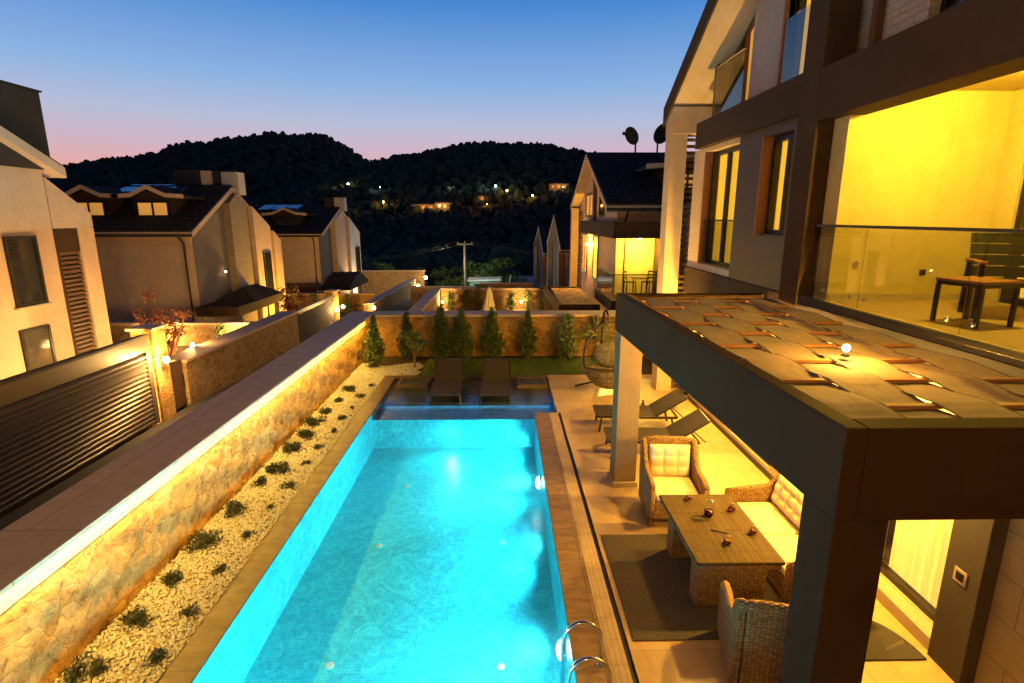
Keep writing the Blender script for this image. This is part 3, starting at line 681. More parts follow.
lounger('dark sling lounger on the patio directly behind the wicker armchair', 'loungers on the patio', (1.95, 9.75, 0), R(-93), 33)

# hanging egg chair on a curved stand
EC = Vector((2.72, 13.35, .97))
r = thing('hanging_chair', 'egg shaped hanging wicker chair on a curved dark stand', 'chair', (2.62, 13.6, 0))
m = MB(); a_, b_ = .76, .87
def egg(th, ph): # th polar from bottom, ph around
    q = math.sin(th); return (EC.x+a_*q*math.cos(ph), EC.y+.48*q*math.sin(ph), EC.z-b_*math.cos(th))
for k in range(18):
    ph = 2*math.pi*k/18
    if 200 < math.degrees(ph) < 340: m.tube([egg(t, ph) for t in np.linspace(.05, 1.25, 9)], .008, 5)
    else: m.tube([egg(t, ph) for t in np.linspace(.05, 3.1, 20)], .008, 5)
for t in np.linspace(.3, 2.9, 15):
    if t < 1.3: m.tube([egg(t, q) for q in np.linspace(0, 2*math.pi, 30)], .008, 5)
    else: m.tube([egg(t, q) for q in np.linspace(R(-22), R(202), 22)], .008, 5)
m.build('cage', 'wicker', r)
m = MB(); m.tube([egg(t, R(-20)) for t in np.linspace(1.25, 3.1, 16)]+[egg(t, R(200)) for t in np.linspace(3.1, 1.25, 16)], .022, 8)
m.tube([egg(1.27, q) for q in np.linspace(R(-160), R(-20), 20)], .022, 8); m.build('rim', 'black_metal', r)
m = MB(); m.smooth = True; K = .94
def bowl(u, v):
    q = Vector(egg(.02+1.12*v, 2*math.pi*u)); w_ = 1-.05*abs(math.sin(u*math.pi*9))*v; return tuple(EC+(q-EC)*K*w_)
m.grid(bowl, 72, 12); m.build('cushion', 'cushion_grey', r, solid=.09)
m = MB(); m.ball((EC.x+.04, EC.y+.24, EC.z-.02), .40, 22, 12, (1.1,.35,.85)); m.build('back_cushion', 'cushion_grey', r)
m = MB(); cx, cy = 2.62, 14.15
m.tube([(cx-.72, cy-.35, .03), (cx-.35, cy-.15, .055), (cx, cy-.02, .08), (cx+.35, cy-.15, .055), (cx+.72, cy-.35, .03)], .028, 8)
m.tube([(cx, cy-.02, .08), (cx, cy+.35, .05)], .028, 8)
m.tube([(cx, cy, .06), (cx, cy+.05, .9), (cx, cy, 1.55), (cx, cy-.22, 1.98), (cx, cy-.5, 2.10), (cx, cy-.7, 2.02)], .028, 10)
m.build('stand', 'black_metal', r)
MB().tube([(cx, cy-.7, 2.02), (EC.x, EC.y, EC.z+b_)], .01, 6).build('chain', 'chrome', r)

# garden lamp behind the hanging chair
def bollard(label, x, y, z, h, power, col=WARM, r_=.045, group=None, cat='lamp', size=.05):
    r = thing('garden_lamp', label, cat, (x, y, z), group)
    MB().lathe([(.04,0),(.04,.01),(.018,.02),(.016,h-.05),(.03,h-.05)], (x, y, z), 12).build('post', 'black_metal', r)
    m = MB(); m.ball((x, y, z+h), r_, 14, 8); m.build('globe', 'lamp_glow', r)
    if power: point('garden_lamp_light', (x, y-.02, z+h+r_+.03), power, col, size)
bollard('glowing garden lamp behind the hanging chair', 2.98, 15.45, 0, .74, 45, WARM)
# ================================================================== PERGOLA (own)
def pergola(label, A, B, xr, z1, hb, fab_n, bat_n, pillars, ground, amp=.021):
    # A/B: (x,y) of the outer beam's near / far corner ; xr: x of the house side ; z1 top ; hb beam height
    r = thing('pergola', label, 'pergola', ((A[0]+xr)/2, (A[1]+B[1])/2, ground))
    w = .34; z0 = z1-hb
    def bm(mb, p, q, wid): # beam with inner side to +x
        mb.hexa([(p[0],p[1],z0),(p[0]+wid,p[1],z0),(q[0]+wid,q[1],z0),(q[0],q[1],z0),(p[0],p[1],z1),(p[0]+wid,p[1],z1),(q[0]+wid,q[1],z1),(q[0],q[1],z1)])
    m = MB(); bm(m, A, B, .13); m.build('side_beam', 'pergola_paint', r, bevel=.006)
    m = MB(); m.box(A[0]+.135, xr, A[1], A[1]+.17, z0, z1-.002); m.build('front_beam', 'pergola_paint', r, bevel=.006)
    m = MB(); m.box(B[0]+.135, xr, B[1]-.13, B[1], z0, z1-.002); m.build('rear_beam', 'pergola_paint', r, bevel=.006)
    for (px, py, wx, wy) in pillars:
        m = MB(); m.box(px, px+wx, py, py+wy, ground+.08, z0-.002); pl = m.build('pillar', 'pillar_paint', r, bevel=.006)
        m = MB(); m.box(px-.03, px+wx+.03, py-.03, py+wy+.03, ground, ground+.085); m.build('plinth', 'stone_trim', pl, bevel=.006)
    y0, y1 = A[1]+.24, B[1]-.16; xa = A[0]+.17; xb = xr-.06
    sp = (y1-y0)/bat_n
    for i in range(bat_n):
        y = y0+sp*(i+.5); m = MB(); m.box(xa-.03, xb, y-.03, y+.03, z1-.073, z1-.047); m.build('batten', 'wood_batten', r)
    fw = (xb-xa)/fab_n
    for j in range(fab_n):
        m = MB(); m.smooth = False; sh = random.uniform(-.01, .01)
        def fn(u, v):
            t = v*bat_n; ph = t-.5; up = 2*abs(((ph+j)/2 % 1)*2-1)-1
            x = xa+fw*j-.018+(fw+.036)*u + .006*math.sin(v*19+j*2)*(u-.5)
            return (x, y0+(y1-y0)*v, z1-.060+amp*up+.004*math.sin(u*9+j*2.1+v*7)*math.sin(v*23+j)-.006*math.sin(math.pi*u)*(up < .5))
        us = [0, .035, .2, .4, .6, .8, .965, 1]; nv = bat_n*10
        for a in range(len(us)-1):
            m.k = 1 if a in (0, len(us)-2) else 0
            m.grid(lambda u, v: fn(us[a]+(us[a+1]-us[a])*u, v), 1, nv)
        m.build('fabric_strip', ['shade_fabric', 'fabric_hem'], r, solid=.004)
    return r
simple('pillar_paint', (.22,.165,.10), (.185,.14,.085), 1.4, .8, bump=.12, bscale=80)
PZ = 3.20
pergola('large brown pergola over the dining terrace with a woven fabric roof', (2.0, 2.95), (1.83, 8.75), 4.19, PZ, .60, 5, 9,
        [(1.84, 8.33, .36, .38)], 0)
m = MB(); m.box(2.005, 2.345, 2.952, 3.30, .0, 2.598)
pl = m.build('pillar', 'pergola_paint', bpy.data.objects['pergola'], bevel=.006)
# terrace lamp that shows over the fabric
r = thing('roof_lamp', 'bright little lamp shining over the woven pergola roof', 'lamp', (3.02, 4.62, PZ+.01))
MB().lathe([(.035,0),(.035,.012),(.015,.02),(.012,.05)], (3.02, 4.62, PZ+.0), 12).build('base', 'black_metal', r)
MB().ball((3.02, 4.62, PZ+.075), .032, 14, 8).build('bulb', 'lamp_glow', r); point('roof_lamp_light', (3.02, 4.60, PZ+.24), 20, WARM, .04)

# ================================================================== OWN HOUSE
H = thing('villa', 'large modern villa at the right with dark frames and yellow lit balcony', 'house', (7, 7, 0))
# ground floor
m = MB(); holes_wall(m, 'x', 4.58, 4.80, 1.0, 12.85, .0, 2.9, [(4.74, 7.6, .16, 2.42), (8.6, 10.6, .16, 2.42)]); m.build('ground_wall', 'plaster_cream', H)
m = MB(); m.box(4.36, 4.577, 4.30, 4.70, 0, 2.9); pr = m.build('pier', 'frame_grey', H, bevel=.006)
MB().box(4.352, 4.36, 4.44, 4.58, .98, 1.12).build('socket', 'stone_trim', pr); MB().box(4.346, 4.352, 4.47, 4.55, 1.01, 1.09).build('socket_plate', 'black_metal', pr)
m = MB(); m.box(4.50, 4.577, 1.0, 4.297, 0, 2.9); m.build('cladding', 'clad_tile', H)
m = MB(); m.tube([(4.44, 3.95, 1.35), (4.44, 3.95, 2.3)], .022, 8); m.tube([(4.44,3.95,1.45),(4.50,3.95,1.45)], .012, 6); m.build('door_handle', 'black_metal', H)
m = MB(); m.box(4.40, 4.80, 4.705, 7.7, .0, .15); m.build('door_sill', 'stone_trim', H, bevel=.01)
window(H, 'x', 4.60, -1, 4.76, 6.0, .17, 2.40, lit='curtain_pale', fr=.07, name='sliding_door', cut=.9)
window(H, 'x', 4.66, -1, 6.0, 7.58, .17, 2.40, lit='curtain_pale', fr=.07, name='sliding_door')
window(H, 'x', 4.62, -1, 8.62, 10.58, .17, 2.40, lit='curtain_pale', fr=.07, name='sliding_door', mull=(.5,))
m = MB(); m.box(4.56, 4.577, 7.75, 12.8, .0, .10); m.build('skirting', 'frame_grey', H)
# floor slab and balcony
m = MB(); m.box(4.22, 7.2, .5, 8.2, 2.902, 3.20); m.box(4.24, 7.2, .5, 8.2, 3.20, 3.262); m.build('floor_slab', 'frame_grey', H, bevel=.006)
m = MB(); m.box(4.20, 4.29, .5, 7.66, 3.264, 3.31); m.build('balcony_edge', 'black_metal', H, bevel=.004)
m = MB(); m.box(4.292, 6.9, .5, 7.28, 3.264, 3.30); m.build('balcony_floor', 'balcony_floor', H)
m = MB(); m.box(4.40, 7.1, 7.30, 7.62, 3.264, 5.95); m.build('balcony_wall', 'plaster_yellow', H)
m = MB(); m.box(4.42, 6.45, 7.28, 7.298, 3.302, 3.38); m.build('balcony_skirting', 'stone_trim', H)
m = MB(); holes_wall(m, 'x', 6.46, 6.7, .5, 7.298, 3.264, 5.95, [(4.0, 6.98, 3.31, 5.62)]); m.build('balcony_inner_wall', 'plaster_yellow', H)
window(H, 'x', 6.48, -1, 5.5, 6.96, 3.32, 5.60, lit='curtain_lit', fr=.08, name='balcony_door', mull=(.35,))
window(H, 'x', 6.54, -1, 4.02, 5.5, 3.32, 5.60, lit='curtain_lit', fr=.08, name='balcony_door')
m = MB(); m.box(4.58, 7.1, .5, 7.7, 5.952, 6.10); m.build('balcony_ceiling', 'plaster_yellow', H)
m = MB(); m.lathe([(.04,0),(.04,.03)], (4.75, 7.27, 3.8), 8); m.build('tap', 'chrome', H)
MB().box(5.62, 5.70, 7.285, 7.297, 3.63, 3.71).build('socket', 'black_metal', H)
# glass railing
m = MB(); m.box(4.235, 4.255, .6, 4.9, 3.33, 4.27); m.box(4.235, 4.255, 4.91, 6.4, 3.33, 4.27); m.box(4.235, 4.255, 6.41, 7.40, 3.33, 4.27); rl = m.build('railing_glass', 'glass_rail', H)
m = MB(); m.box(4.215, 4.275, .6, 7.42, 4.272, 4.305); m.beam((4.245,7.42,4.285),(4.40,7.68,4.10), .05, .03); m.build('handrail', 'window_metal', rl)
m = MB()
for y in (4.75, 5.05, 6.28, 6.54):
    for z in (3.45,): m.tube([(4.22,y,z),(4.235,y,z)], .022, 10)
m.build('glass_clamp', 'chrome', rl)
# corner column and beams
m = MB(); m.box(4.20, 4.62, 7.70, 8.20, 2.905, 8.6); m.build('corner_column', 'frame_brown', H, bevel=.006)
m = MB(); m.box(4.202, 4.60, .5, 7.698, 5.66, 6.31); m.build('balcony_beam', 'frame_brown', H, bevel=.006)
m = MB(); m.box(4.204, 4.62, 8.202, 12.5, 5.84, 6.37); m.build('floor_band', 'frame_brown', H, bevel=.006)
m = MB(); m.box(4.30, 4.62, 8.202, 12.9, 2.66, 3.26); m.build('base_band', 'frame_brown', H, bevel=.006)
# first floor facade
m = MB(); holes_wall(m, 'x', 4.35, 4.58, 10.42, 12.9, 3.262, 5.838, [(10.46, 12.1, 3.40, 5.74)]); m.build('facade_wall', 'plaster_cream', H)
m = MB(); holes_wall(m, 'x', 4.325, 4.58, 8.202, 10.418, 3.262, 5.838, [(8.50, 9.40, 4.10, 5.68)]); m.build('facade_panel', 'panel_brown', H)
w = window(H, 'x', 4.46, -1, 10.50, 12.06, 3.42, 5.72, lit='curtain_lit', mull=(.5,), fr=.075, sill='stone_trim')
m = MB(); m.box(4.34, 4.355, 10.48, 12.08, 3.46, 4.32); m.build('balustrade_glass', 'glass_rail', w)
m = MB(); m.box(4.325, 4.37, 10.47, 12.09, 4.322, 4.35); m.build('balustrade_rail', 'chrome', w)
m = MB(); m.box(4.30, 4.58, 12.062, 12.11, 3.40, 5.74); m.build('reveal', 'wood_red', w)
w = window(H, 'x', 4.44, -1, 8.52, 9.36, 4.12, 5.66, lit='curtain_lit', mull=(.42,), fr=.075, sill='stone_trim')
m = MB(); m.box(4.27, 4.55, 9.362, 9.41, 4.10, 5.68); m.build('reveal', 'wood_red', w)
# attic
def rz(y): return 6.92+.563*(14.03-y) if y > 7.6 else 6.92+.563*(14.03-7.6)-.563*(7.6-y)
m = MB(); AX = 4.62
ys = [2.0, 7.6, 12.9]
m.prism([(10.9, 6.372), (12.9, 6.372), (12.9, rz(12.9)-.30), (10.9, rz(10.9)-.30)], 'x', AX+.30, AX+.5); m.build('attic_wall', 'plaster_cream', H)
m = MB(); m.prism([(9.75, 6.372), (10.95, 6.372), (10.95, rz(10.95)-.28), (9.75, rz(9.75)-.28)], 'x', AX, AX+.28); m.build('attic_panel', 'plaster_lavender', H)
m = MB(); holes_wall(m, 'x', AX+.02, AX+.26, 8.62, 9.748, 6.372, 8.8, [(8.72, 9.70, 6.42, 8.5)]); m.build('attic_wall', 'frame_brown', H)
w = window(H, 'x', AX+.12, -1, 8.75, 9.66, 6.45, 8.45, lit='curtain_lit', mull=(.5,), fr=.07)
m = MB(); m.box(AX-.03, AX-.015, 8.66, 9.72, 6.42, 7.5); m.build('balustrade_glass', 'glass_rail', w)
m = MB(); m.box(AX-.05, AX+.1, 9.70, 9.748, 6.38, 8.8); m.build('reveal', 'wood_red', w)
m = MB(); m.prism([(10.97, 6.40), (12.3, 6.40), (12.3, rz(12.3)-.34), (10.97, rz(10.97)-.34)], 'x', AX+.22, AX+.235); w = m.build('attic_window', 'glass_dark', H)
m = MB()
for a, b in (((10.99, 6.42), (10.99, rz(10.99)-.36)), ((12.28, 6.42), (12.28, rz(12.28)-.36)), ((11.6, 6.42), (11.6, rz(11.6)-.36)), ((12.28, rz(12.28)-.38), (10.99, rz(10.99)-.38)), ((12.28, 6.43), (10.99, 6.43))):
    m.beam((AX+.17, *a), (AX+.17, *b), .07, .07, up=(1,0,0))
m.build('window_frame', 'wood_dark', w)
m = MB(); m.prism([(11.02, 6.45), (11.56, 6.45), (11.56, rz(11.56)-.42), (11.02, rz(11.02)-.42)], 'x', AX+.205, AX+.212); m.build('curtain', 'window_dim', w)
m = MB(); m.box(AX-.12, AX-.105, 10.98, 12.35, 6.40, 7.42); m.build('balustrade_glass', 'glass_rail', w)
m = MB(); m.box(AX-.135, AX-.09, 10.97, 12.36, 7.422, 7.45); m.build('balustrade_rail', 'chrome', w)
m = MB(); m.box(AX-.1, AX+.3, 12.36, 12.5, 6.372, rz(12.43)-.30); m.build('reveal', 'wood_dark', w)
m = MB(); holes_wall(m, 'x', AX+.05, AX+.3, 1.0, 8.2, 6.312, 9.0, [(5.1, 6.55, 6.50, 8.3)]); m.build('brick_wall', 'white_brick', H)
w = window(H, 'x', AX+.16, -1, 5.12, 6.53, 6.52, 8.28, glass='glass_dark', mull=(.5,), fr=.07, sill='stone_trim')
m = MB(); m.box(AX-.05, AX+.3, 7.30, 7.40, 6.312, 9.0); m.build('corner_trim', 'wood_dark', H)
# roof with deep rake
m = MB(); 
for ya, yb in ((7.6, 14.03), (1.0, 7.6)):
    m.hexa([(3.95,ya,rz(ya)-.30),(14,ya,rz(ya)-.30),(14,yb,rz(yb)-.30),(3.95,yb,rz(yb)-.30),(3.95,ya,rz(ya)-.02),(14,ya,rz(ya)-.02),(14,yb,rz(yb)-.02),(3.95,yb,rz(yb)-.02)])
rf = m.build('roof', 'plaster_cream', H)
m = MB(); ya, yb = 7.6, 14.06
m.hexa([(3.90,ya,rz(ya)-.36),(3.945,ya,rz(ya)-.36),(3.945,yb,rz(yb)-.36),(3.90,yb,rz(yb)-.36),(3.90,ya,rz(ya)+.06),(3.945,ya,rz(ya)+.06),(3.945,yb,rz(yb)+.06),(3.90,yb,rz(yb)+.06)]); m.build('rake_board', 'frame_brown', rf)
m = MB(); m.hexa([(3.947,ya,rz(ya)-.015),(14,ya,rz(ya)-.015),(14,yb,rz(yb)-.015),(3.947,yb,rz(yb)-.015),(3.947,ya,rz(ya)+.05),(14,ya,rz(ya)+.05),(14,yb,rz(yb)+.05),(3.947,yb,rz(yb)+.05)]); m.build('roof_tiles', 'roof_tile', rf)
# portal at the far end: eave beam, column, louvre screen
m = MB(); m.box(3.96, 5.2, 13.42, 13.98, 6.30, rz(13.7)-.22); m.build('portal_beam', 'plaster_cream', H, bevel=.006)
m = MB(); m.box(3.96, 4.34, 13.46, 13.94, -2.2, 6.298); m.build('portal_column', 'plaster_cream', H, bevel=.006)
m = MB()
for k in range(44): m.box(4.345, 5.6, 13.70, 13.76, -.2+.148*k, -.2+.148*k+.07)
m.build('louvre_screen', 'wood_dark', H)
m = MB(); m.box(4.80, 14, 12.6, 12.9, 0, 6.9); m.build('end_wall', 'plaster_cream', H)
# balcony lamp
r = thing('ceiling_lamp', 'glowing round lamp on the balcony ceiling at the top right', 'lamp', (5.08, 5.70, 5.87))
MB().lathe([(.10,0.02),(.11,.06),(.11,.08)], (5.08, 5.70, 5.87), 20).build('housing', 'chrome', r)
MB().lathe([(.01,-.012),(.09,0.0),(.098,.019)], (5.08, 5.70, 5.87), 20).build('diffuser', 'lamp_glow', r)
point('ceiling_lamp_light', (5.08, 5.70, 5.80), 150, (1, .66, .045), .08)
# wall lamps under the pergola
def sconce(label, x, y, z, power, col=WARM, s=-1, group=None, axis='x', size=.05):
    r = thing('wall_lamp', label, 'lamp', (x, y, z), group)
    d = (s, 0, 0) if axis == 'x' else (0, s, 0)
    q = lambda k: (x+d[0]*k, y+d[1]*k)
    m = MB(); a, b = q(.0), q(.03); m.tube([(*a, z), (*b, z)], .035, 12); m.tube([(*q(.03), z), (*q(.09), z)], .012, 8); m.build('bracket', 'black_metal', r)
    m = MB(); m.ball((*q(.10), z), .05, 14, 8); m.build('globe', 'lamp_glow', r)
    if power: point('wall_lamp_light', (*q(.18), z), power, col, size)
sconce('lit wall lamp between the terrace doors under the pergola', 4.575, 7.9, 2.05, 200, WARM, group='terrace wall lamps')
sconce('lit wall lamp beyond the pergola above the loungers', 4.575, 11.3, 2.05, 225, WARM, group='terrace wall lamps')
# one dining terrace ceiling lamp hung from the pergola house side
r = thing('hanging_lamp', 'lamp hung on the house side under the pergola roof', 'lamp', (4.0, 5.75, 2.35))
m = MB(); m.tube([(4.0,5.75,3.1),(4.0,5.75,2.5)], .006, 6); m.lathe([(.05,.10),(.045,.16),(.02,.18)], (4.0,5.75,2.33), 14); m.build('cord', 'black_metal', r)
MB().ball((4.0,5.75,2.40), .05, 14, 8).build('globe', 'lamp_glow', r); point('hanging_lamp_light', (4.0, 5.75, 2.30), 235, WARM, .05)

m = MB(); m.box(-5, 8, -2.4, -2.1, -1, 9); m.build('added_rear_wall', 'plaster_cream', H)  # unseen wall added behind the camera to carry the fill lamp
sconce('fill lamp added on the unseen wall behind the camera', -.6, -2.1, 5.2, 165, (1, .52, .08), s=1, axis='y')  # added fill for the surfaces that face the camera
r = thing('added_uplight', 'small uplight added on the ground to light the portal column', 'lamp', (3.35, 12.4, 0))  # hidden uplight added to brighten the column and soffit
MB().lathe([(.05,0),(.05,.02),(.03,.03),(.03,.12)], (3.35,12.4,0), 12).build('body', 'black_metal', r); MB().lathe([(.02,0),(.02,.004)], (3.35,12.4,.1205), 12).build('lens', 'window_dim', r)
aim(point('added_uplight_light', (3.35, 12.4, .16), 700, (1,.60,.10), .04, 'SPOT', spot_size=R(75), spot_blend=.8), (.22, .22, 1))
r = thing('hanging_lamp', 'second small lamp added under the pergola roof to brighten the terrace', 'lamp', (3.2, 7.5, 2.6))  # hidden lamp added to brighten the terrace floor
m = MB(); m.tube([(3.2,7.5,3.1),(3.2,7.5,2.78)], .006, 6); m.lathe([(.05,.10),(.045,.16),(.02,.18)], (3.2,7.5,2.62), 14); m.build('cord', 'black_metal', r)
MB().ball((3.2,7.5,2.69), .05, 14, 8).build('globe', 'lamp_glow', r); point('hanging_lamp_light', (3.2, 7.5, 2.58), 95, WARM, .05)
# ================================================================== TERRACE FURNITURE
tag(MB().box(1.37, 3.42, 4.92, 6.90, .003, .014).build('rug', 'rug', bevel=.004), 'grey brown patterned rug under the wicker table', 'rug')
m = MB(); pts = [(3.62+.0, 4.62)]; pts = [(4.30, 4.62), (3.55, 4.62)]+[(3.925+.375*math.cos(a), 4.62+.62*math.sin(a)) for a in np.linspace(math.pi, 0, 24)[1:-1]]
r = thing('doormat', 'dark half round doormat before the sliding door', 'doormat', (3.925, 4.8, 0))
MB().prism(pts, 'z', .002, .016).build('mat', 'doormat', r)
m = MB()
for k in range(9): m.beam((3.98+.028*k, 4.74+.01*k, .0175), (4.0+.028*k, 4.78+.012*k, .0175), .008, .002)
m.build('mark', 'doormat_mark', r)
r = thing('table', 'long wicker dining table on two wicker pedestals', 'table', (2.6, 6.0, 0))
m = MB(); m.box(2.12, 3.10, 5.25, 6.77, .655, .70); m.build('tabletop', 'table_wicker', r, bevel=.012)
m = MB(); m.box(2.15, 3.07, 5.28, 6.74, .585, .652); m.build('apron', 'wicker', r)
m = MB(); m.box(2.20, 3.0, 5.42, 5.66, .015, .583); m.build('leg', 'wicker', r, bevel=.02)
m = MB(); m.box(2.20, 3.0, 6.32, 6.56, .015, .583); m.build('leg', 'wicker', r, bevel=.02)

def armchair(label, loc, rz, group):
    r = thing('armchair', label, 'armchair', (0,0,0), group)
    # faces +y
    m = MB(); m.box(-.34, .34, -.36, .36, .07, .36); m.build('seat_base', 'wicker', r, bevel=.02)
    prof = [(.39,.05),(.40,.58),(.30,.615),(.0,.625),(-.14,.66),(-.25,.78),(-.33,.92),(-.40,.98),(-.45,.97),(-.40,.05)]
    for s in (-1, 1):
        m = MB(); m.prism(prof, 'x', s*.34, s*.425); a = m.build('arm', 'wicker', r, bevel=.018)
        m = MB(); m.tube([(s*.385, y, z+.012) for y, z in prof[1:9]], .048, 8); m.tube([(s*.385,.40,.05),(s*.385,.405,.58)], .046, 8); m.build('arm_roll', 'wicker', a)
    m = MB(); m.prism([(-.34,.06),(-.41,.06),(-.46,1.0),(-.39,1.0)], 'x', -.335, .335); b = m.build('backrest', 'wicker', r, bevel=.02)
    m = MB(); m.tube([(-.40,-.43,.99),(-.2,-.43,1.015),(.2,-.43,1.015),(.40,-.43,.99)], .045, 8); m.build('back_roll', 'wicker', b)
    m = MB(); m.box(-.325, .325, -.30, .37, .362, .47); m.build('seat_cushion', 'cushion', r, bevel=.04, seg=4)
    tuft_cushion(r, (0,-.275,.72), .62, .50, .13, -8)
    r.location = loc; r.rotation_euler = (0,0,rz); return r
def tuft_cushion(par, c, w, h, t, tilt, nx=3, nz=3):
    m = MB(); m.smooth = True; tl = R(tilt); NX, NZ = 36, 28
    def pt(u, v, side):
        x = (u-.5)*w; z = (v-.5)*h
        e = (max(0, 1-abs(2*u-1)**6)*max(0, 1-abs(2*v-1)**6))**.5
        d = e*t/2
        if side > 0:
            k = abs(math.sin(math.pi*u*nx))**.35*abs(math.sin(math.pi*v*nz))**.35; d *= .55+.5*k
        y = side*d; return (c[0]+x, c[1]+y*math.cos(tl)+z*math.sin(tl), c[2]+z*math.cos(tl)-y*math.sin(tl))
    m.grid(lambda u, v: pt(1-u, v, 1), NX, NZ); m.grid(lambda u, v: pt(u, v, -1), NX, NZ)
    return m.build('back_cushion', 'cushion', par)
armchair('cream cushioned wicker armchair at the far end of the table, facing the camera', (2.55, 7.52, 0), R(176), 'wicker armchairs at the table')
armchair('wicker armchair at the near end of the table, seen from behind', (2.62, 4.55, 0), R(-14), 'wicker armchairs at the table')
r = thing('sofa', 'wicker sofa with cream cushions along the house side of the table', 'sofa', (3.7, 6.0, 0))
m = MB(); m.box(3.24, 3.95, 5.38, 7.02, .06, .34); m.build('seat_base', 'wicker', r, bevel=.02)
for ya in (7.02, 5.30):
    m = MB(); m.prism([(3.22,.05),(3.20,.60),(3.75,.63),(3.86,.72),(3.98,.92),(4.06,.92),(4.06,.05)], 'y', ya, ya+.085); a = m.build('arm', 'wicker', r, bevel=.018)
    m = MB(); m.tube([(3.20,ya+.042,.05),(3.20,ya+.042,.60),(3.5,ya+.042,.625),(3.75,ya+.042,.645),(3.86,ya+.042,.735),(3.98,ya+.042,.93)], .045, 8); m.build('arm_roll', 'wicker', a)
m = MB(); m.box(3.99, 4.07, 5.385, 7.02, .06, .90); m.build('backrest', 'wicker', r, bevel=.02)
for y0, y1 in ((5.395, 6.195), (6.205, 7.01)):
    m = MB(); m.box(3.235, 3.88, y0, y1, .342, .45); m.build('seat_cushion', 'cushion', r, bevel=.035, seg=4)
def side_cushion(par, cy_, rot):
    o = tuft_cushion(par, (0,0,0), .60, .46, .14, -14); o.location = Vector((3.86, cy_, .70))-Vector(par['_o']); 
    # local mesh was built relative to the parent origin: recentre it
    off = Vector(par['_o'])
    for v in o.data.vertices: v.co += off
    o.rotation_euler = (0, 0, rot)
for cy_ in (6.70, 6.15, 5.65): side_cushion(r, cy_, R(90))

# things on the table
TZ = .702
r = thing('carafe', 'clear glass carafe with dark red drink on the table', 'carafe', (2.60, 6.22, TZ))
MB().lathe([(.045,.002),(.06,.02),(.062,.12),(.045,.17),(.05,.21)], (2.60,6.22,TZ), 18).build('glass', 'glass_clear', r)
MB().lathe([(.043,.004),(.057,.022),(.058,.075)], (2.60,6.22,TZ), 18).build('drink', 'red_drink', r)
for i, (x, y, lb) in enumerate(((2.47,6.62,'small glass of red drink at the far end of the table'), (2.93,6.33,'small glass of red drink near the sofa, beyond the table middle'), (2.97,5.80,'small glass of red drink near the sofa, at the near half of the table'), (2.58,5.60,'small glass of red drink at the near end of the table'))):
    r = thing('drink_glass', lb, 'glass', (x, y, TZ), 'glasses on the table')
    MB().lathe([(.028,.002),(.038,.01),(.04,.10)], (x,y,TZ), 14).build('tumbler', 'glass_clear', r)
    MB().lathe([(.027,.004),(.036,.012),(.037,.055)], (x,y,TZ), 14).build('drink', 'red_drink', r)
    m = MB(); m.ball((x-.03, y-.02, TZ+.022), .03, 10, 6, (1.2,1,.7)); m.ball((x+.035, y+.005, TZ+.02), .024, 10, 6, (1.2,1,.7)); m.build('saucer_fruit', 'red_drink', r)
m = MB(); m.tube([(2.44+.085*math.cos(a), 6.15+.06*math.sin(a), TZ+.008) for a in np.linspace(0, 6.28, 24)[:-1]], .006, 6, closed=True)
m.tube([(2.46+.05*math.cos(a), 6.15+.04*math.sin(a), TZ+.008) for a in np.linspace(0, 6.28, 24)[:-1]], .004, 6, closed=True)
tag(m.build('ash_dish', 'black_metal'), 'small dark ring dish beside the carafe', 'dish')
m = MB(); m.tube([(2.50,5.88,TZ+.006),(2.68,5.82,TZ+.006)], .006, 6); tag(m.build('pen', 'black_metal'), 'thin dark stick lying on the table', 'pen')

# balcony furniture
def balcony_table():
    r = thing('balcony_table', 'small dark side table with wooden top on the balcony', 'table', (0,0,0))
    m = MB(); m.box(-.25, .25, -.25, .25, .445, .472); m.build('tabletop', 'wood_red', r, bevel=.004)
    m = MB(); m.box(-.24, .24, -.24, .24, .405, .443); m.build('apron', 'black_metal', r)
    for x in (-.225, .225):
        for y in (-.225, .225): MB().box(x-.018, x+.018, y-.018, y+.018, .001, .404).build('leg', 'black_metal', r)
    r.location = (4.93, 5.58, 3.30); r.rotation_euler = (0,0,R(12))
balcony_table()
def balcony_chair():
    r = thing('balcony_chair', 'dark slatted armchair standing behind the small balcony table', 'chair', (0,0,0))
    for x in (-.33, .33):
        for y in (-.27, .27): MB().beam((x, y, .001), (x, y*.9, .60), .05, .05).build('leg', 'black_metal', r)
        MB().box(x-.035, x+.035, -.31, .29, .602, .63).build('armrest', 'wood_red', r, bevel=.004)
    m = MB(); m.box(-.30, .30, -.28, .28, .36, .41); m.build('seat', 'fabric_sling', r, bevel=.006)
    m = MB()
    for k in range(4): z = .43+.125*k; y = .26+.05*k; m.hexa([(-.31,y,z),(.31,y,z),(.31,y+.04,z),(-.31,y+.04,z),(-.31,y+.03,z+.115),(.31,y+.03,z+.115),(.31,y+.07,z+.115),(-.31,y+.07,z+.115)])
    m.build('backrest', 'black_metal', r)
    r.location = (5.62, 5.95, 3.30); r.rotation_euler = (0,0,R(-28))
balcony_chair()
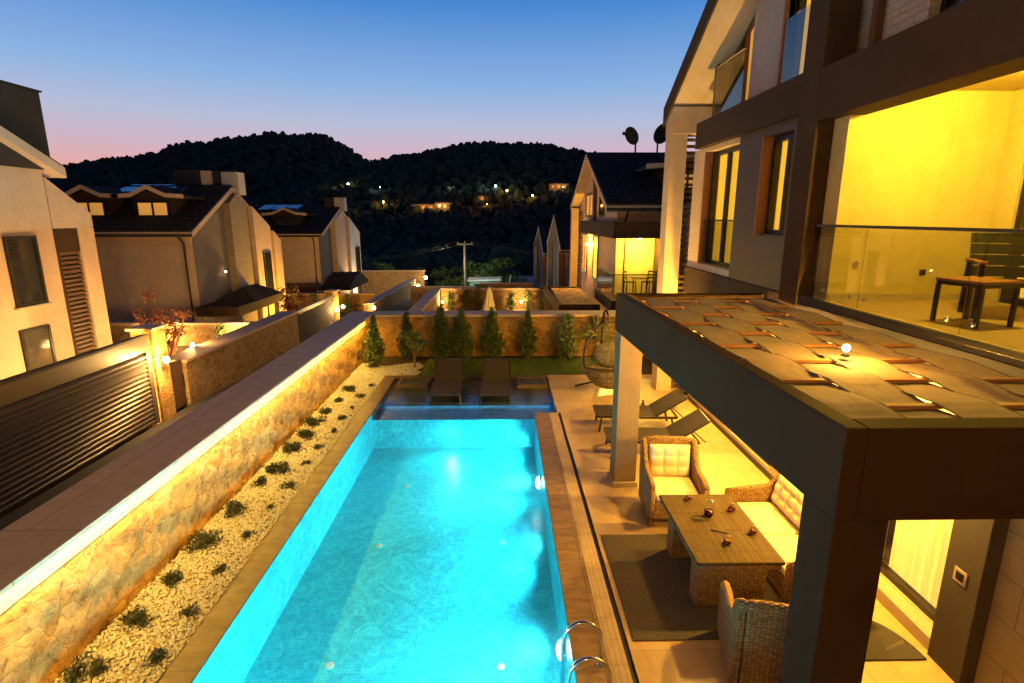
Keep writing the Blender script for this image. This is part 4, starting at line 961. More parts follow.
# ================================================================== NEIGHBOURS
def gable_house(label, F, s, y0, y1, zg, ze0, ze1, ypk, zpk, depth, wall='plaster_cream', roofm='roof_tile', over=.45, rake='plaster_pale'):
    # facade plane x=F facing s ; ridge runs along x away from the facade
    xb = F-s*depth
    r = thing('neighbour_house', label, 'house', ((F+xb)/2, (y0+y1)/2, zg))
    m = MB(); m.prism([(y0,zg),(y1,zg),(y1,ze1),(ypk,zpk),(y0,ze0)], 'x', min(F, xb), max(F, xb)); m.build('wall', wall, r)
    xo = F+s*over
    rf = None
    for ya, za, yb, zb in ((y0, ze0, ypk, zpk), (y1, ze1, ypk, zpk)):
        sl = (zb-za)/(yb-ya); yo = ya-(.4 if ya < yb else -.4); zo = za+sl*(yo-ya)
        def slab(mb, xa, xc, lo, hi):
            P = [(xa,yo,zo+lo),(xc,yo,zo+lo),(xc,yb,zb+lo),(xa,yb,zb+lo),(xa,yo,zo+hi),(xc,yo,zo+hi),(xc,yb,zb+hi),(xa,yb,zb+hi)]
            mb.hexa(P)
        m = MB(); slab(m, xo, xb, .002, .26); q = m.build('roof', rake, r)
        m = MB(); slab(m, xo-s*.05, xb, .262, .33); m.build('roof_tiles', roofm, q)
        if ya < yb:
            m = MB(); m.tube([(xo, yo-.06, zo+.10), (xb, yo-.06, zo+.10)], .07, 8); g = m.build('gutter', 'chimney_dark', q)
            m = MB(); xd = F-s*.35; m.tube([(xd, yo-.06, zo+.05), (xd, y0-.07, zo-.3), (xd, y0-.07, zg)], .045, 8); m.build('downpipe', 'chimney_dark', r)
    return r
def dormer(r, cx, w, y, slope, zb, h, lit=True, back=2.2, roofm='roof_tile'):
    # little gabled dormer facing -y ; base sits on the roof at (y, zb)
    m = MB(); m.prism([(cx-w/2,zb-.3),(cx+w/2,zb-.3),(cx+w/2,zb+h),(cx,zb+h*1.38),(cx-w/2,zb+h)], 'y', y, y+back); d = m.build('dormer', 'frame_brown', r)
    window(r, 'y', y-.10, -1, cx-w*.42, cx+w*.42, zb+.05, zb+h*.86, glass='window_dim' if lit else 'glass_dark', mull=(.5,), fr=.09, depth=.09)
    m = MB()
    for q in (-1, 1):
        a = (cx+q*(w/2+.75), zb+h*.98); b = (cx+q*(w/2-.1), zb+h*1.04); c = (cx, zb+h*1.46)
        for p0, p1 in ((a, b), (b, c)):
            m.hexa([(p0[0],y-.35,p0[1]),(p1[0],y-.35,p1[1]),(p1[0],y+back,p1[1]),(p0[0],y+back,p0[1]),(p0[0],y-.35,p0[1]+.16),(p1[0],y-.35,p1[1]+.16),(p1[0],y+back,p1[1]+.16),(p0[0],y+back,p0[1]+.16)])
    dr = m.build('dormer_roof', roofm, d); m = MB()
    for q in (-1, 1):
        a = (cx+q*(w/2+.78), zb+h*.97); b = (cx+q*(w/2-.1), zb+h*1.03); c = (cx, zb+h*1.45)
        for p0, p1 in ((a, b), (b, c)):
            m.hexa([(p0[0],y-.40,p0[1]),(p1[0],y-.40,p1[1]),(p1[0],y-.352,p1[1]),(p0[0],y-.352,p0[1]),(p0[0],y-.40,p0[1]+.2),(p1[0],y-.40,p1[1]+.2),(p1[0],y-.352,p1[1]+.2),(p0[0],y-.352,p0[1]+.2)])
    m.build('fascia', 'plaster_pale', dr)
def panels(r, x0, y, z, n, slope):
    for k in range(n):
        x = x0+1.15*k; m = MB(); m.hexa([(x,y,z),(x+1.05,y,z),(x+1.05,y+1.7,z+slope*1.7),(x,y+1.7,z+slope*1.7),(x,y,z+.08),(x+1.05,y,z+.08),(x+1.05,y+1.7,z+slope*1.7+.08),(x,y+1.7,z+slope*1.7+.08)])
        m.build('solar_panel', 'solar', r)
# ---- house 1, at the left picture edge
h = gable_house('tall cream house at the left edge with dark framed windows and a big dark chimney', -12, 1, 5.0, 15.0, -.7, 5.6, 5.6, 10.2, 7.8, 12, over=.32)
for q in (.0,):
    window(h, 'x', -11.93, 1, 13.45, 14.38, 2.22, 3.94, glass='glass_dark', fr=.07, depth=.06, sill='stone_trim'); window(h, 'x', -11.93, 1, 13.38, 14.28, .10, 1.64, glass='window_reflect_glow', fr=.07, depth=.06)
    window(h, 'x', -11.93, 1, 10.6, 11.6, 2.22, 3.94, glass='glass_dark', fr=.07, depth=.06)
m = MB(); m.box(-13.4, -11.9, 13.0, 15.25, 5.6, 7.52); c = m.build('chimney', 'chimney_dark', h); MB().box(-13.45, -11.85, 12.95, 15.3, 7.522, 7.56).build('cap', 'window_metal', c)
m = MB(); m.prism([(15.05,5.42),(16.5,4.50),(16.5,4.12),(16.3,4.1),(15.05,4.1)], 'x', -12.45, -12.0); m.build('portal_beam', 'plaster_cream', h)
m = MB(); m.box(-12.2, -12.0, 15.9, 16.5, -.7, 4.10); m.build('portal_column', 'plaster_cream', h)
m = MB(); m.box(-12.2, -12.02, 15.03, 15.14, -.7, 4.095); m.build('portal_post', 'frame_brown', h); MB().box(-12.19, -12.03, 15.145, 15.895, 3.45, 4.095).build('portal_panel', 'frame_brown', h)
m = MB()
for k in range(34): m.box(-12.12, -12.06, 15.145, 15.895, -.75+.125*k, -.75+.125*k+.075)
m.build('louvre_screen', 'wood_dark', h); MB().box(-12.2, -12.13, 15.145, 15.895, -.7, 3.44).build('screen_backing', 'chimney_dark', h)
# ---- house 2
h = gable_house('cream house at middle left with two lit dormers and solar panels on its roof', -15, 1, 26.9, 34.2, -3.2, 3.65, 4.0, 31.0, 5.75, 12, wall='plaster_pale', over=.3)
m = MB(); m.prism([(26.95,-3),(30.1,-3),(30.1,4.95),(26.95,3.55)], 'x', -15, -14.93); m.build('grey_panel', 'plaster_grey', h)
m = MB(); m.prism([(30.12,-3),(32.2,-3),(32.2,5.1),(31.0,5.65),(30.12,5.1)], 'x', -15, -14.55); m.build('brick_column', 'block_wall', h)
m = MB(); m.prism([(32.22,-3),(34.4,-3),(34.4,3.85),(32.22,5.0)], 'x', -15, -14.3); m.build('facade_wall', 'plaster_pale', h)
window(h, 'x', -14.22, 1, 33.0, 34.0, .0, 2.4, glass='glass_dark', fr=.09, depth=.07, sill='stone_trim'); window(h, 'x', -14.22, 1, 32.9, 33.9, -2.6, -.6, glass='window_dim', fr=.09, depth=.07)
m = MB(); m.box(-14.55, -14.15, 34.45, 35.5, -3, 2.9); m.prism([(34.45,2.9),(35.5,2.9),(35.5,3.0),(34.45,3.6)], 'x', -14.55, -14.15); m.build('portal_column', 'plaster_cream', h)
m = MB(); m.box(-16.45, -15.95, 31.2, 32.0, 5.3, 6.85); c = m.build('chimney', 'plaster_cream', h)
m = MB(); m.box(-15.4, -14.5, 31.3, 32.1, 5.6, 6.8); m.build('chimney', 'render_white', h)
m = MB(); m.box(-17.9, -16.46, 31.25, 32.6, 5.5, 6.9); m.box(-15.94, -15.41, 31.45, 32.1, 5.5, 6.85); m.build('chimney', 'chimney_dark', h)
dormer(h, -17.2, 1.9, 27.9, .43, 4.35, .95); dormer(h, -20.3, 1.9, 27.9, .43, 4.35, .95)
panels(h, -20.3, 29.7, 5.62, 3, .26)
m = MB(); m.box(-27, -15.02, 26.86, 26.897, 3.0, 3.5); m.build('eave_band', 'plaster_cream', h)
m = MB(); m.box(-15.0, -12.9, 26.5, 32.0, -.35, .12); pc = m.build('porch', 'frame_brown', h); m = MB(); m.box(-26, -15.0, 25.4, 26.85, -1.4, -.75); m.build('canopy', 'wood_dark', h)
m = MB(); m.add([(-14.9,28.2,.123),(-12.85,28.2,.123),(-12.85,31.9,.123),(-14.9,31.9,.123),(-13.9,29.3,.75),(-13.9,30.8,.75)], [(0,1,4),(1,2,5,4),(2,3,5),(3,0,4,5),(3,2,1,0)]); m.build('porch_roof', 'roof_tile', pc)
m = MB(); m.box(-13.3, -13.05, 31.6, 31.9, -3.2, -.352); m.build('porch_post', 'plaster_cream', pc)
r = thing('facade_lamp', 'tiny lit wall lamp on the grey panel of the middle left house', 'lamp', (-14.9, 29.4, 1.55)); MB().box(-14.925, -14.86, 29.35, 29.45, 1.5, 1.62).build('housing', 'black_metal', r); MB().ball((-14.80, 29.4, 1.56), .06, 10, 6).build('globe', 'lamp_small', r)
# ---- house 3
h = gable_house('farther cream house on the left with one dormer, below the lit hill road', -15, 1, 45.2, 55.0, -4.2, 2.95, 3.0, 50.6, 5.0, 12, wall='plaster_pale')
m = MB(); m.prism([(45.25,-4),(48.3,-4),(48.3,4.1),(45.25,2.85)], 'x', -15, -14.92); m.build('grey_panel', 'plaster_grey', h)
m = MB(); m.prism([(48.32,-4),(51.6,-4),(51.6,4.5),(50.6,4.95),(48.32,4.15)], 'x', -15, -14.5); m.build('facade_column', 'plaster_cream', h)
m = MB(); m.prism([(51.62,-4),(55.2,-4),(55.2,2.95),(51.62,4.45)], 'x', -15, -14.2); m.build('facade_wall', 'render_white', h)
window(h, 'x', -14.10, 1, 53.2, 54.6, -.9, 1.6, glass='glass_dark', fr=.1, depth=.08); window(h, 'x', -14.10, 1, 53.2, 54.6, -3.6, -1.8, glass='glass_dark', fr=.1, depth=.08)
dormer(h, -17.9, 2.1, 46.4, .4, 3.6, .95, lit=False); panels(h, -21.2, 48.8, 4.98, 3, .24)
m = MB(); m.box(-15.9, -15.2, 50.3, 51.2, 4.7, 6.1); m.build('chimney', 'chimney_dark', h); MB().box(-15.1, -14.2, 50.5, 51.3, 4.9, 6.1).build('chimney', 'render_white', h)
m = MB(); m.prism([(45.0,-1.5),(51,-1.5),(51,-1.2),(48.5,-.3),(46.5,-.6),(45.0,-1.2)], 'x', -15, -12.6); m.build('porch_roof', 'roof_tile', h); m = MB(); m.box(-26, -15.01, 44.0, 45.15, -1.5, -.9); m.build('canopy', 'wood_dark', h)

# ---- next villa on the right
h = gable_house('next villa on the right with gable front, tiled roof and yellow lit corner balcony', 4.55, -1, 22.3, 33.2, -1.85, 4.75, 4.95, 27.9, 7.15, 10, over=.5)
m = MB(); m.box(4.05, 4.5, 32.8, 33.3, -2, 4.9); m.build('portal_column', 'plaster_cream', h)
m = MB(); m.box(4.10, 6.6, 20.55, 21.0, 3.62, 4.22); m.box(4.10, 4.55, 21.002, 29.5, 3.62, 4.22); m.build('balcony_beam', 'frame_brown', h)
m = MB(); m.box(4.12, 7.0, 20.55, 24.4, .85, 1.28); m.build('balcony_slab', 'frame_brown', h)
m = MB(); m.box(4.56, 6.3, 22.20, 22.29, 1.29, 3.62); m.build('balcony_wall', 'plaster_yellow', h); m = MB(); m.box(4.58, 6.3, 21.0, 22.2, 3.622, 3.7); m.build('balcony_ceiling', 'plaster_yellow', h)
m = MB(); m.box(6.1, 6.6, 20.56, 22.28, -1.85, 3.618); m.build('balcony_pier', 'frame_brown', h)
m = MB(); m.box(4.15, 6.1, 20.62, 20.64, 1.30, 2.25); m.box(4.15, 4.17, 20.66, 24.0, 1.30, 2.25); g = m.build('railing_glass', 'glass_rail', h)
m = MB(); m.box(4.14, 6.1, 20.60, 20.66, 2.252, 2.29); m.box(4.13, 4.19, 20.662, 24.0, 2.252, 2.29); m.build('handrail', 'window_metal', g)
window(h, 'x', 4.49, -1, 26.2, 27.6, 1.4, 3.55, glass='curtain_lit', fr=.1, depth=.07); window(h, 'x', 4.49, -1, 29.6, 31.4, 1.4, 3.55, glass='window_dim', mull=(.5,), fr=.1, depth=.07)
window(h, 'x', 4.49, -1, 25.0, 26.2, 4.4, 5.5, glass='glass_dark', fr=.1, depth=.07); window(h, 'x', 4.49, -1, 27.8, 30.4, 4.4, 5.6, glass='window_dim', mull=(.5,), fr=.1, depth=.07)
m = MB(); m.box(4.40, 4.548, 27.2, 27.6, 4.25, 6.6); m.build('trim_post', 'wood_dark', h)
m = MB()
for k in range(30): m.box(4.45, 4.52, 31.6, 32.79, -.6+.18*k, -.6+.18*k+.09)
m.build('louvre_screen', 'wood_dark', h)
dormer(h, 7.7, 2.1, 23.6, .43, 5.35, 1.0, back=2.6)
point('balcony_lamp_light', (5.3, 21.35, 3.4), 160, (1, .64, .08), .08)
r = thing('ceiling_lamp', 'small lit lamp on the ceiling of the next villa balcony', 'lamp', (5.3, 21.5, 3.55)); MB().lathe([(.09,.0),(.10,.05)], (5.3,21.5,3.56), 14).build('diffuser', 'lamp_small', r)
def dish(label, x, y, z, d, rzv):
    r = thing('satellite_dish', label, 'satellite dish', (0,0,0), 'satellite dishes on the next roof'); 
    MB().tube([(0,0,-.2),(0,0,.9),(0,-.05,1.0)], .04, 8).build('mast', 'window_metal', r)
    m = MB(); m.smooth = True; q = R(25)
    def f(u, v):
        rr = d/2*v; a = 2*math.pi*u; X = rr*math.cos(a); Z = rr*math.sin(a); Y = -.0+.35*v*v*d*.5; Y = -Y
        return (X, -.14+Y*math.cos(q)-Z*math.sin(q)*1.0, 1.05+Z*math.cos(q)+Y*math.sin(q)*0-(-Y)*0)
    m.grid(f, 28, 6); m.build('reflector', 'chimney_dark', r, solid=.02)
    m = MB(); m.tube([(0,-.2,1.05-d*.42),(0,-.75,1.1)], .02, 6); m.ball((0,-.78,1.12), .08, 10, 6); m.build('receiver', 'window_metal', r)
    r.location = (x, y, z); r.rotation_euler = (0, 0, rzv)
dish('left satellite dish on the ridge of the next villa, receiver arm showing', 6.35, 27.4, 7.1, .86, R(-60)); dish('right satellite dish on the next villa, nearer its dormer', 7.35, 27.2, 7.15, .95, R(25))
sconce('wall lamp added under the gable of the next villa to light its front', 4.48, 28.9, 3.0, 260, WARM)  # lamp added to warm the villa facade and rake
# chairs on that balcony
def bar_chair(label, x, y, rzv):
    r = thing('balcony_chair', label, 'chair', (0,0,0), 'chairs on the next villa balcony')
    for sx in (-1, 1):
        for sy in (-1, 1): MB().beam((sx*.2, sy*.2, .0), (sx*.17, sy*.17, .62), .035, .035).build('leg', 'black_metal', r)
    MB().box(-.2, .2, -.2, .2, .622, .66).build('seat', 'black_metal', r)
    m = MB()
    for sx in (-1, 1): m.beam((sx*.18, .18, .66), (sx*.18, .24, 1.05), .03, .03)
    for z in (.78, .9, 1.02): m.beam((-.18,.2+(z-.66)*.15,z), (.18,.2+(z-.66)*.15,z), .02, .06)
    m.build('backrest', 'black_metal', r); r.location = (x, y, 1.285); r.rotation_euler = (0,0,rzv)
bar_chair('left tall dark chair on the next villa balcony', 4.95, 21.2, R(60)); bar_chair('right tall dark chair on the next villa balcony', 5.7, 21.3, R(-50))
r = thing('balcony_table', 'small high table between the chairs on the next villa balcony', 'table', (5.32, 21.1, 1.285)); MB().box(5.02,5.62,20.9,21.35,2.06,2.10).build('tabletop','black_metal',r)
for x in (5.06,5.58): MB().beam((x,21.1,1.29),(x,21.1,2.06),.04,.04).build('leg','black_metal',r)
pergola('smaller pergola of the next villa beyond the back wall', (2.35, 22.8), (2.2, 29.0), 4.1, .78, .45, 4, 9, [(2.36, 23.0, .35, .35), (2.22, 28.5, .35, .35)], -1.85, amp=.035)
# further villas on the right: only their pointed gables show
for i, (y0, y1, yp, ze, zp, lb) in enumerate(((39.8, 51.5, 45.3, 2.0, 4.3, 'dark pointed villa beyond the next one, its tall gable post lit'), (57.0, 74.0, 64.5, .6, 3.1, 'farthest pointed villa on the right, half hidden by its neighbour'))):
    h = gable_house(lb, 4.6, -1, y0, y1, -4.2, ze, ze, yp, zp, 10, wall='plaster_grey', over=.5)
    m = MB(); m.box(4.1, 4.5, y1-.9, y1-.3, -4.2, ze); m.build('portal_column', 'plaster_cream', h)
    m = MB(); m.box(4.12, 4.55, y0+1, y0+1.7, -4.2, ze+.2); m.build('portal_column', 'wood_red', h)
    window(h, 'x', 4.54, -1, yp-1.2, yp+1.2, -1.6, .6, glass='glass_dark', mull=(.5,), fr=.12, depth=.07)

# ================================================================== LANE SIDE: gate, pillars, walls
r = thing('driveway_gate', 'wide dark louvred driveway gate across the lane at the left', 'gate', (-8.9, 9, -.8))
m = MB(); gx = -8.92
m.box(gx-.05, gx+.05, 3.0, 13.40, 1.13, 1.50); m.build('top_rail', 'gate_metal', r, bevel=.006)
m = MB(); m.box(gx-.08, gx+.08, 3.0, 13.42, 1.502, 1.56); m.build('cap_rail', 'frame_grey', r, bevel=.004)
m = MB(); k = 0; z = -.70
while z < 1.08:
    m.prism([(gx-.03,z),(gx+.05,z),(gx+.055,z+.045),(gx+.0,z+.095),(gx-.03,z+.095)], 'y', 3.0, 13.24); z += .112
m.build('slat', 'gate_metal', r)
m = MB(); m.box(gx-.05, gx+.06, 13.245, 13.40, -.75, 1.128); m.build('side_frame', 'gate_metal', r); MB().box(gx-.05, gx-.036, 3.0, 13.24, -.75, 1.128).build('backing', 'black_metal', r)
def pillar(label, x0, x1, y0, y1, z0, z1, mat='stone'):
    r = thing('gate_pillar', label, 'pillar', ((x0+x1)/2, (y0+y1)/2, z0))
    m = MB(); m.box(x0, x1, y0, y1, z0, z1); m.build('shaft', mat, r, bevel=.01); m = MB(); m.box(x0-.07, x1+.07, y0-.07, y1+.07, z1+.002, z1+.07); m.build('cap', 'coping_slab', r, bevel=.006)
def wall(label, x0, x1, y0, y1, z0, za, zb=None, mat='stone_far', over=.05, group=None, drop=None):
    # along y with a coping that may slope from za to zb
    zb = za if zb is None else zb
    r = thing('boundary_wall', label, 'wall', ((x0+x1)/2, (y0+y1)/2, z0), group)
    def sl(mb, a0, a1, lo, hi, e=0): mb.hexa([(a0,y0-e,lo if lo is not None else z0),(a1,y0-e,lo if lo is not None else z0),(a1,y1+e,lo if lo is not None else z0),(a0,y1+e,lo if lo is not None else z0),(a0,y0-e,za+hi),(a1,y0-e,za+hi),(a1,y1+e,zb+hi),(a0,y1+e,zb+hi)])
    m = MB(); sl(m, x0, x1, None, 0); m.build('stone_face', mat, r)
    m = MB(); e = .03; a0, a1 = x0-over, x1+over
    m.hexa([(a0,y0-e,za+.002),(a1,y0-e,za+.002),(a1,y1+e,zb+.002),(a0,y1+e,zb+.002),(a0,y0-e,za+.08),(a1,y0-e,za+.08),(a1,y1+e,zb+.08),(a0,y1+e,zb+.08)]); m.build('coping', 'coping_slab', r, bevel=.005)
    return r
pillar('tall stone gate pillar between the louvred gate and the small door', -9.35, -8.82, 13.50, 14.05, -1.0, 1.62)
r = thing('entry_door', 'small dark garden door beside the gate pillar', 'door', (-9.05, 14.45, -.8)); m = MB(); m.box(-9.08, -9.02, 14.07, 14.90, -.78, .52); m.build('panel', 'wood_dark', r); m = MB(); m.tube([(-9.01,14.78,-.2),(-8.97,14.78,-.2),(-8.97,14.78,.15),(-9.01,14.78,.15)], .014, 6); m.build('handle', 'black_metal', r)
wall('low stone wall with flat coping running from the garden door along the lane', -9.55, -8.92, 14.93, 23.4, -2, .42, .36, mat='stone_far')
wall('stone wall across the gardens, lit yellow behind the red leaved tree', -32, -9.6, 21.47, 21.72, -2.5, .22, mat='stone_far')
r = thing('driveway_gate', 'farther slatted driveway gate beside two glowing lamps', 'gate', (-9, 26, -2))
m = MB(); m.box(-9.02,-8.92,23.5,28.6,.25,.42); m.build('top_rail','gate_metal',r)
m = MB()
for k in range(20): m.box(-9.0,-8.94,23.5,28.6,-1.35+.08*k,-1.35+.08*k+.045)
m.build('slat','frame_grey',r); m = MB(); m.box(-9.03,-9.01,23.5,28.6,-1.4,.24); m.build('backing','gate_metal',r)
pillar('stone gate pillar of the farther gate carrying two lamps', -9.35, -8.85, 28.65, 29.2, -2.5, .55)
wall('stone wall across the middle gardens behind small shrubs', -28, -9.5, 40.2, 40.5, -5, -1.2, mat='stone_far')
wall('dark lane wall with sloping coping ending at a wall lamp', -9.4, -8.85, 36.5, 55, -5, -1.35, -1.75, mat='stone_far')
wall('long low wall closing the lower gardens at the far end', -30, -8.3, 57.5, 57.9, -6, -1.15, mat='stone_far', over=.12)
wall('side wall of the next yard continuing behind the back wall', -4.95, -4.35, 18.2, 37.5, -3, -.42, -.5, mat='stone_far')
wall('planted back wall of the next yard behind a closed parasol', -4.3, 4.6, 37.62, 37.92, -4, -.5, mat='stone_far')
wall('low wall lit orange beyond the next yard', -7.5, -2.0, 44.0, 44.3, -5, -1.15, -1.15, mat='stone_far')
wall('low dark wall with pale coping left of the pointed villas', -2.0, 2.5, 45.0, 45.3, -5, -1.0, mat='stone_far')
def globe_lamp(label, x, y, z, rr, power, mat='lamp_glow', col=(1, .57, .17), group=None, dx=.12, size=.06):
    r = thing('wall_lamp', label, 'lamp', (x, y, z), group); MB().lathe([(.05,-.12),(.05,-.1),(.02,-.09),(.02,-.02)], (x, y, z), 10).build('base', 'black_metal', r)
    m = MB(); m.ball((x, y, z), rr, 12, 8); m.build('globe', mat, r)
    if power: point('wall_lamp_light', (x+dx, y-dx, z+(rr+size+.03 if dx == 0 else .05)), power, col, size)
globe_lamp('glowing lamp on the stone gate pillar beside the louvred gate', -8.60, 13.58, .86, .08, 130, dx=.16)
globe_lamp('glowing globe lamp on the low wall coping by the red leaved tree', -9.7, 16.7, .50, .07, 110, dx=-.15)
globe_lamp('glowing lamp on the near side of the farther gate pillar', -8.75, 28.5, -.35, .09, 60)
globe_lamp('glowing lamp on the far side of the farther gate pillar', -8.70, 29.4, -.35, .09, 60)
globe_lamp('lamp at the near end of the dark lane wall, beside the coping', -8.7, 36.3, -1.55, .12, 70)
globe_lamp('lamp on the end of the dark lane wall', -8.6, 55.2, -2.4, .15, 45)
globe_lamp('lamp standing past the lower gardens wall end', -8.0, 56.5, -1.7, .15, 40)
globe_lamp('fill lamp added low in the middle garden behind the boundary wall', -11.5, 25.2, -1.5, .08, 75, dx=0)  # hidden lamp added to light the middle left house
globe_lamp('fill lamp added low in the upper garden behind the louvred gate', -9.6, 12.6, .3, .07, 210, dx=0)  # this lamp and the next are hidden fill added for the left house front
globe_lamp('second fill lamp added low in the upper garden behind the louvred gate', -9.6, 8.8, .3, .07, 210, dx=0)
point('facade_fill_light', (-12.0, 33.6, -1.2), 430, WARM, .1); point('lower_facade_fill_light', (-13.0, 52.0, -2.0), 170, (1,.62,.3), .1)  # fill lights with no fitting, added to brighten the house fronts
globe_lamp('fill lamp added low before the yellow garden wall near the lane', -10.5, 20.75, -.40, .07, 150, dx=0)  # hidden pair of lamps added to brighten the wall behind them
globe_lamp('fill lamp added low before the yellow garden wall, farther from the lane', -13.4, 20.75, -.40, .07, 130, dx=0)
globe_lamp('small lamp on the next yard side wall among shrubs', -4.1, 36.6, -1.2, .07, 60, dx=0)
globe_lamp('small lamp among the shrubs of the next yard at the right', 1.2, 36.6, -1.2, .07, 60, dx=0)

# ---- neighbour greenery
root = thing('red_leaf_tree', 'small red leaved tree with forked trunk behind the gate pillar', 'tree', (-9.95, 15.9, -.6))
m = MB(); b = Vector((-9.95, 15.9, -.65)); m.tube([b, b+Vector((.04,0,.45)), b+Vector((-.02,0,.85))], [.11,.085,.07], 8); tips = []
for a, L in ((.1,1.35),(2.6,1.75),(3.5,1.35),(4.9,1.2),(1.4,1.25),(2.2,1.1)):
    p0 = b+Vector((0,0,.8)); p1 = p0+Vector((math.cos(a)*.28, math.sin(a)*.22, .5*L)); p2 = p1+Vector((math.cos(a)*.30, math.sin(a)*.2, .55*L)); m.tube([p0,p1,p2], [.055,.04,.012], 6); tips += [p1*.5+p2*.5, p2, p1]
m.build('trunk', 'bark_red', root); m = MB(); cs = []
for t in tips:
    for _ in range(2): cs.append(((t.x+random.uniform(-.15,.15), t.y+random.uniform(-.15,.15), t.z+random.uniform(-.1,.22)), (.19,.19,.15)))
v, f = clumps(cs, 1700, .09, .5); m.add(v, f); m.build('crown', 'leaf_red', root)
point('tree_fill_light', (-9.55, 15.4, -.1), 40, WARM, .05)  # fill without a fitting, added to brighten the red tree
for i, (x, y, z, h, lb) in enumerate(((-11.0, 21.0, -.62, 1.0, 'green shrub before the yellow lit wall, right of the red tree'), (-9.9, 21.0, -.62, .95, 'bushy shrub before the yellow lit wall near its corner'), (-14.2, 21.0, -.62, .9, 'shrub before the yellow lit wall, left of the red tree'), (-16.3, 21.0, -.62, .8, 'dark shrub before the lit wall next to the left house'))):
    conifer('garden_shrub', lb, x, y, z, h, .34, 700, 'leaf_green', 'shrubs before the garden wall', .1, taper=.6)
for i, (x, lb) in enumerate(((-3.6,'first shrub from the left in the next yard'),(-2.6,'second shrub from the left in the next yard'),(-1.7,'third shrub from the left in the next yard, just before the parasol'),(.55,'shrub right of the closed parasol in the next yard'),(1.7,'small bushy shrub near the end of the next yard row'),(2.7,'pale green shrub beside the next pergola'))):
    conifer('yard_shrub', lb, x, 36.8, -1.85, 1.35+.25*(i % 3), .5, 500, 'leaf_light' if i > 3 else 'leaf_green', 'shrubs in the next yard', .16, taper=.5)
for i, (x, y, lb) in enumerate(((-11.2, 38.8, 'round shrub before the middle garden wall at its right'), (-13.6, 38.8, 'round shrub in the middle garden beside the house'), (-16.0, 38.8, 'leftmost round shrub of the middle garden'))):
    conifer('garden_shrub', lb, x, y, -2.4, 1.5, .55, 500, 'leaf_green', 'shrubs of the middle garden', .16, taper=.5)
root = thing('red_bush', 'red leaved bush glowing beside the farther gate', 'bush', (-11.4, 30.0, -2.4)); m = MB(); cs = [((-11.4+random.uniform(-.7,.7), 30+random.uniform(-.5,.5), random.uniform(-.6,.55)), (.35,.35,.3)) for _ in range(12)]; v, f = clumps(cs, 700, .16, .5); m.add(v, f); m.build('crown', 'leaf_red', root); MB().tube([(-11.4,30,-2.4),(-11.4,30,-.3)], [.08,.05], 6).build('trunk', 'bark', root)
def broad_tree(name, label, x, y, z, h, r_, n, mat, size, cat='tree'):
    root = thing(name, label, cat, (x, y, z), 'trees beyond the yards'); m = MB(); m.tube([(x,y,z-.2),(x+.1,y,z+h*.45),(x,y,z+h*.8)], [.2,.14,.05], 7)
    for a in range(5): m.tube([(x,y,z+h*.35),(x+r_*.6*math.cos(a*1.26),y+r_*.6*math.sin(a*1.26),z+h*.7)], [.09,.03], 5)
    m.build('trunk', 'bark', root); m = MB(); cs = []
    for _ in range(22): a = random.uniform(0,6.28); q = r_*random.random()**.6; cs.append(((x+q*math.cos(a), y+q*math.sin(a), z+h*random.uniform(.35,.95)), (r_*.34,r_*.34,h*.11)))
    v, f = clumps(cs, n, size, .5); m.add(v, f); m.build('crown', mat, root)
broad_tree('dark_tree', 'wide dark tree right behind the pale utility pole', -1.2, 66, -6.5, 6.0, 4.2, 2600, 'far_green', .42)
broad_tree('dark_tree', 'bushy tree left of the pale utility pole', -6.0, 68, -6.5, 4.8, 2.6, 1700, 'leaf_green', .40)
broad_tree('pale_tree', 'light green feathery tree above the lower gardens wall', -14.5, 64, -6.2, 5.6, 2.4, 1500, 'far_green', .36)
broad_tree('pale_tree', 'smaller light green tree right of the feathery one', -10.6, 66, -6.2, 4.4, 1.6, 1000, 'far_green', .34)
root = thing('closed_parasol', 'closed white parasol standing in the next yard', 'parasol', (-.70, 27.0, -1.85)); m = MB(); m.smooth = True
def pf(u, v):
    a = 2*math.pi*u; z = 1.0-1.95*v; rr = (.05+.34*v**.8)*(1+.16*math.cos(a*8)); return (-.70+rr*math.cos(a), 27+rr*math.sin(a), z)
m.grid(pf, 64, 10); m.build('canopy', 'canvas', root); MB().tube([(-.70,27,-1.85),(-.70,27,1.12)], .03, 8).build('pole', 'chrome', root); MB().lathe([(.3,0),(.3,.06),(.06,.08)], (-.70,27,-1.85), 16).build('base', 'chimney_dark', root)
point('next_yard_fill_light', (-.2, 24.5, 0.2), 70, WARM, .1)  # fill without a fitting, added to lift the next yard

# pole, shed, leaning post
r = thing('utility_pole', 'pale concrete utility pole with a short crossarm', 'pole', (-4.15, 60, -6)); MB().tube([(-4.15,60,-6),(-4.15,60,1.7)], [.17,.12], 10).build('shaft', 'pole_concrete', r); m = MB(); m.box(-5.0,-3.3,59.93,60.05,1.45,1.58); m.build('crossarm', 'pole_concrete', r)
m = MB()
for x in (-4.9,-4.15,-3.4): m.lathe([(.05,0),(.07,.08),(.03,.2)], (x,59.99,1.585 if x != -4.15 else 1.7), 8)
m.build('insulator', 'ceramic', r)
m = MB()
for x in (-4.9,-3.4): m.tube([(x+t*-30, 60+t*6, 1.72-2.2*math.sin(math.pi*t)) for t in np.linspace(0,1,14)], .006, 4); m.tube([(x+t*32, 60+t*10, 1.72-2.0*math.sin(math.pi*t)) for t in np.linspace(0,1,14)], .006, 4)
m.build('cable', 'pole_concrete', r)
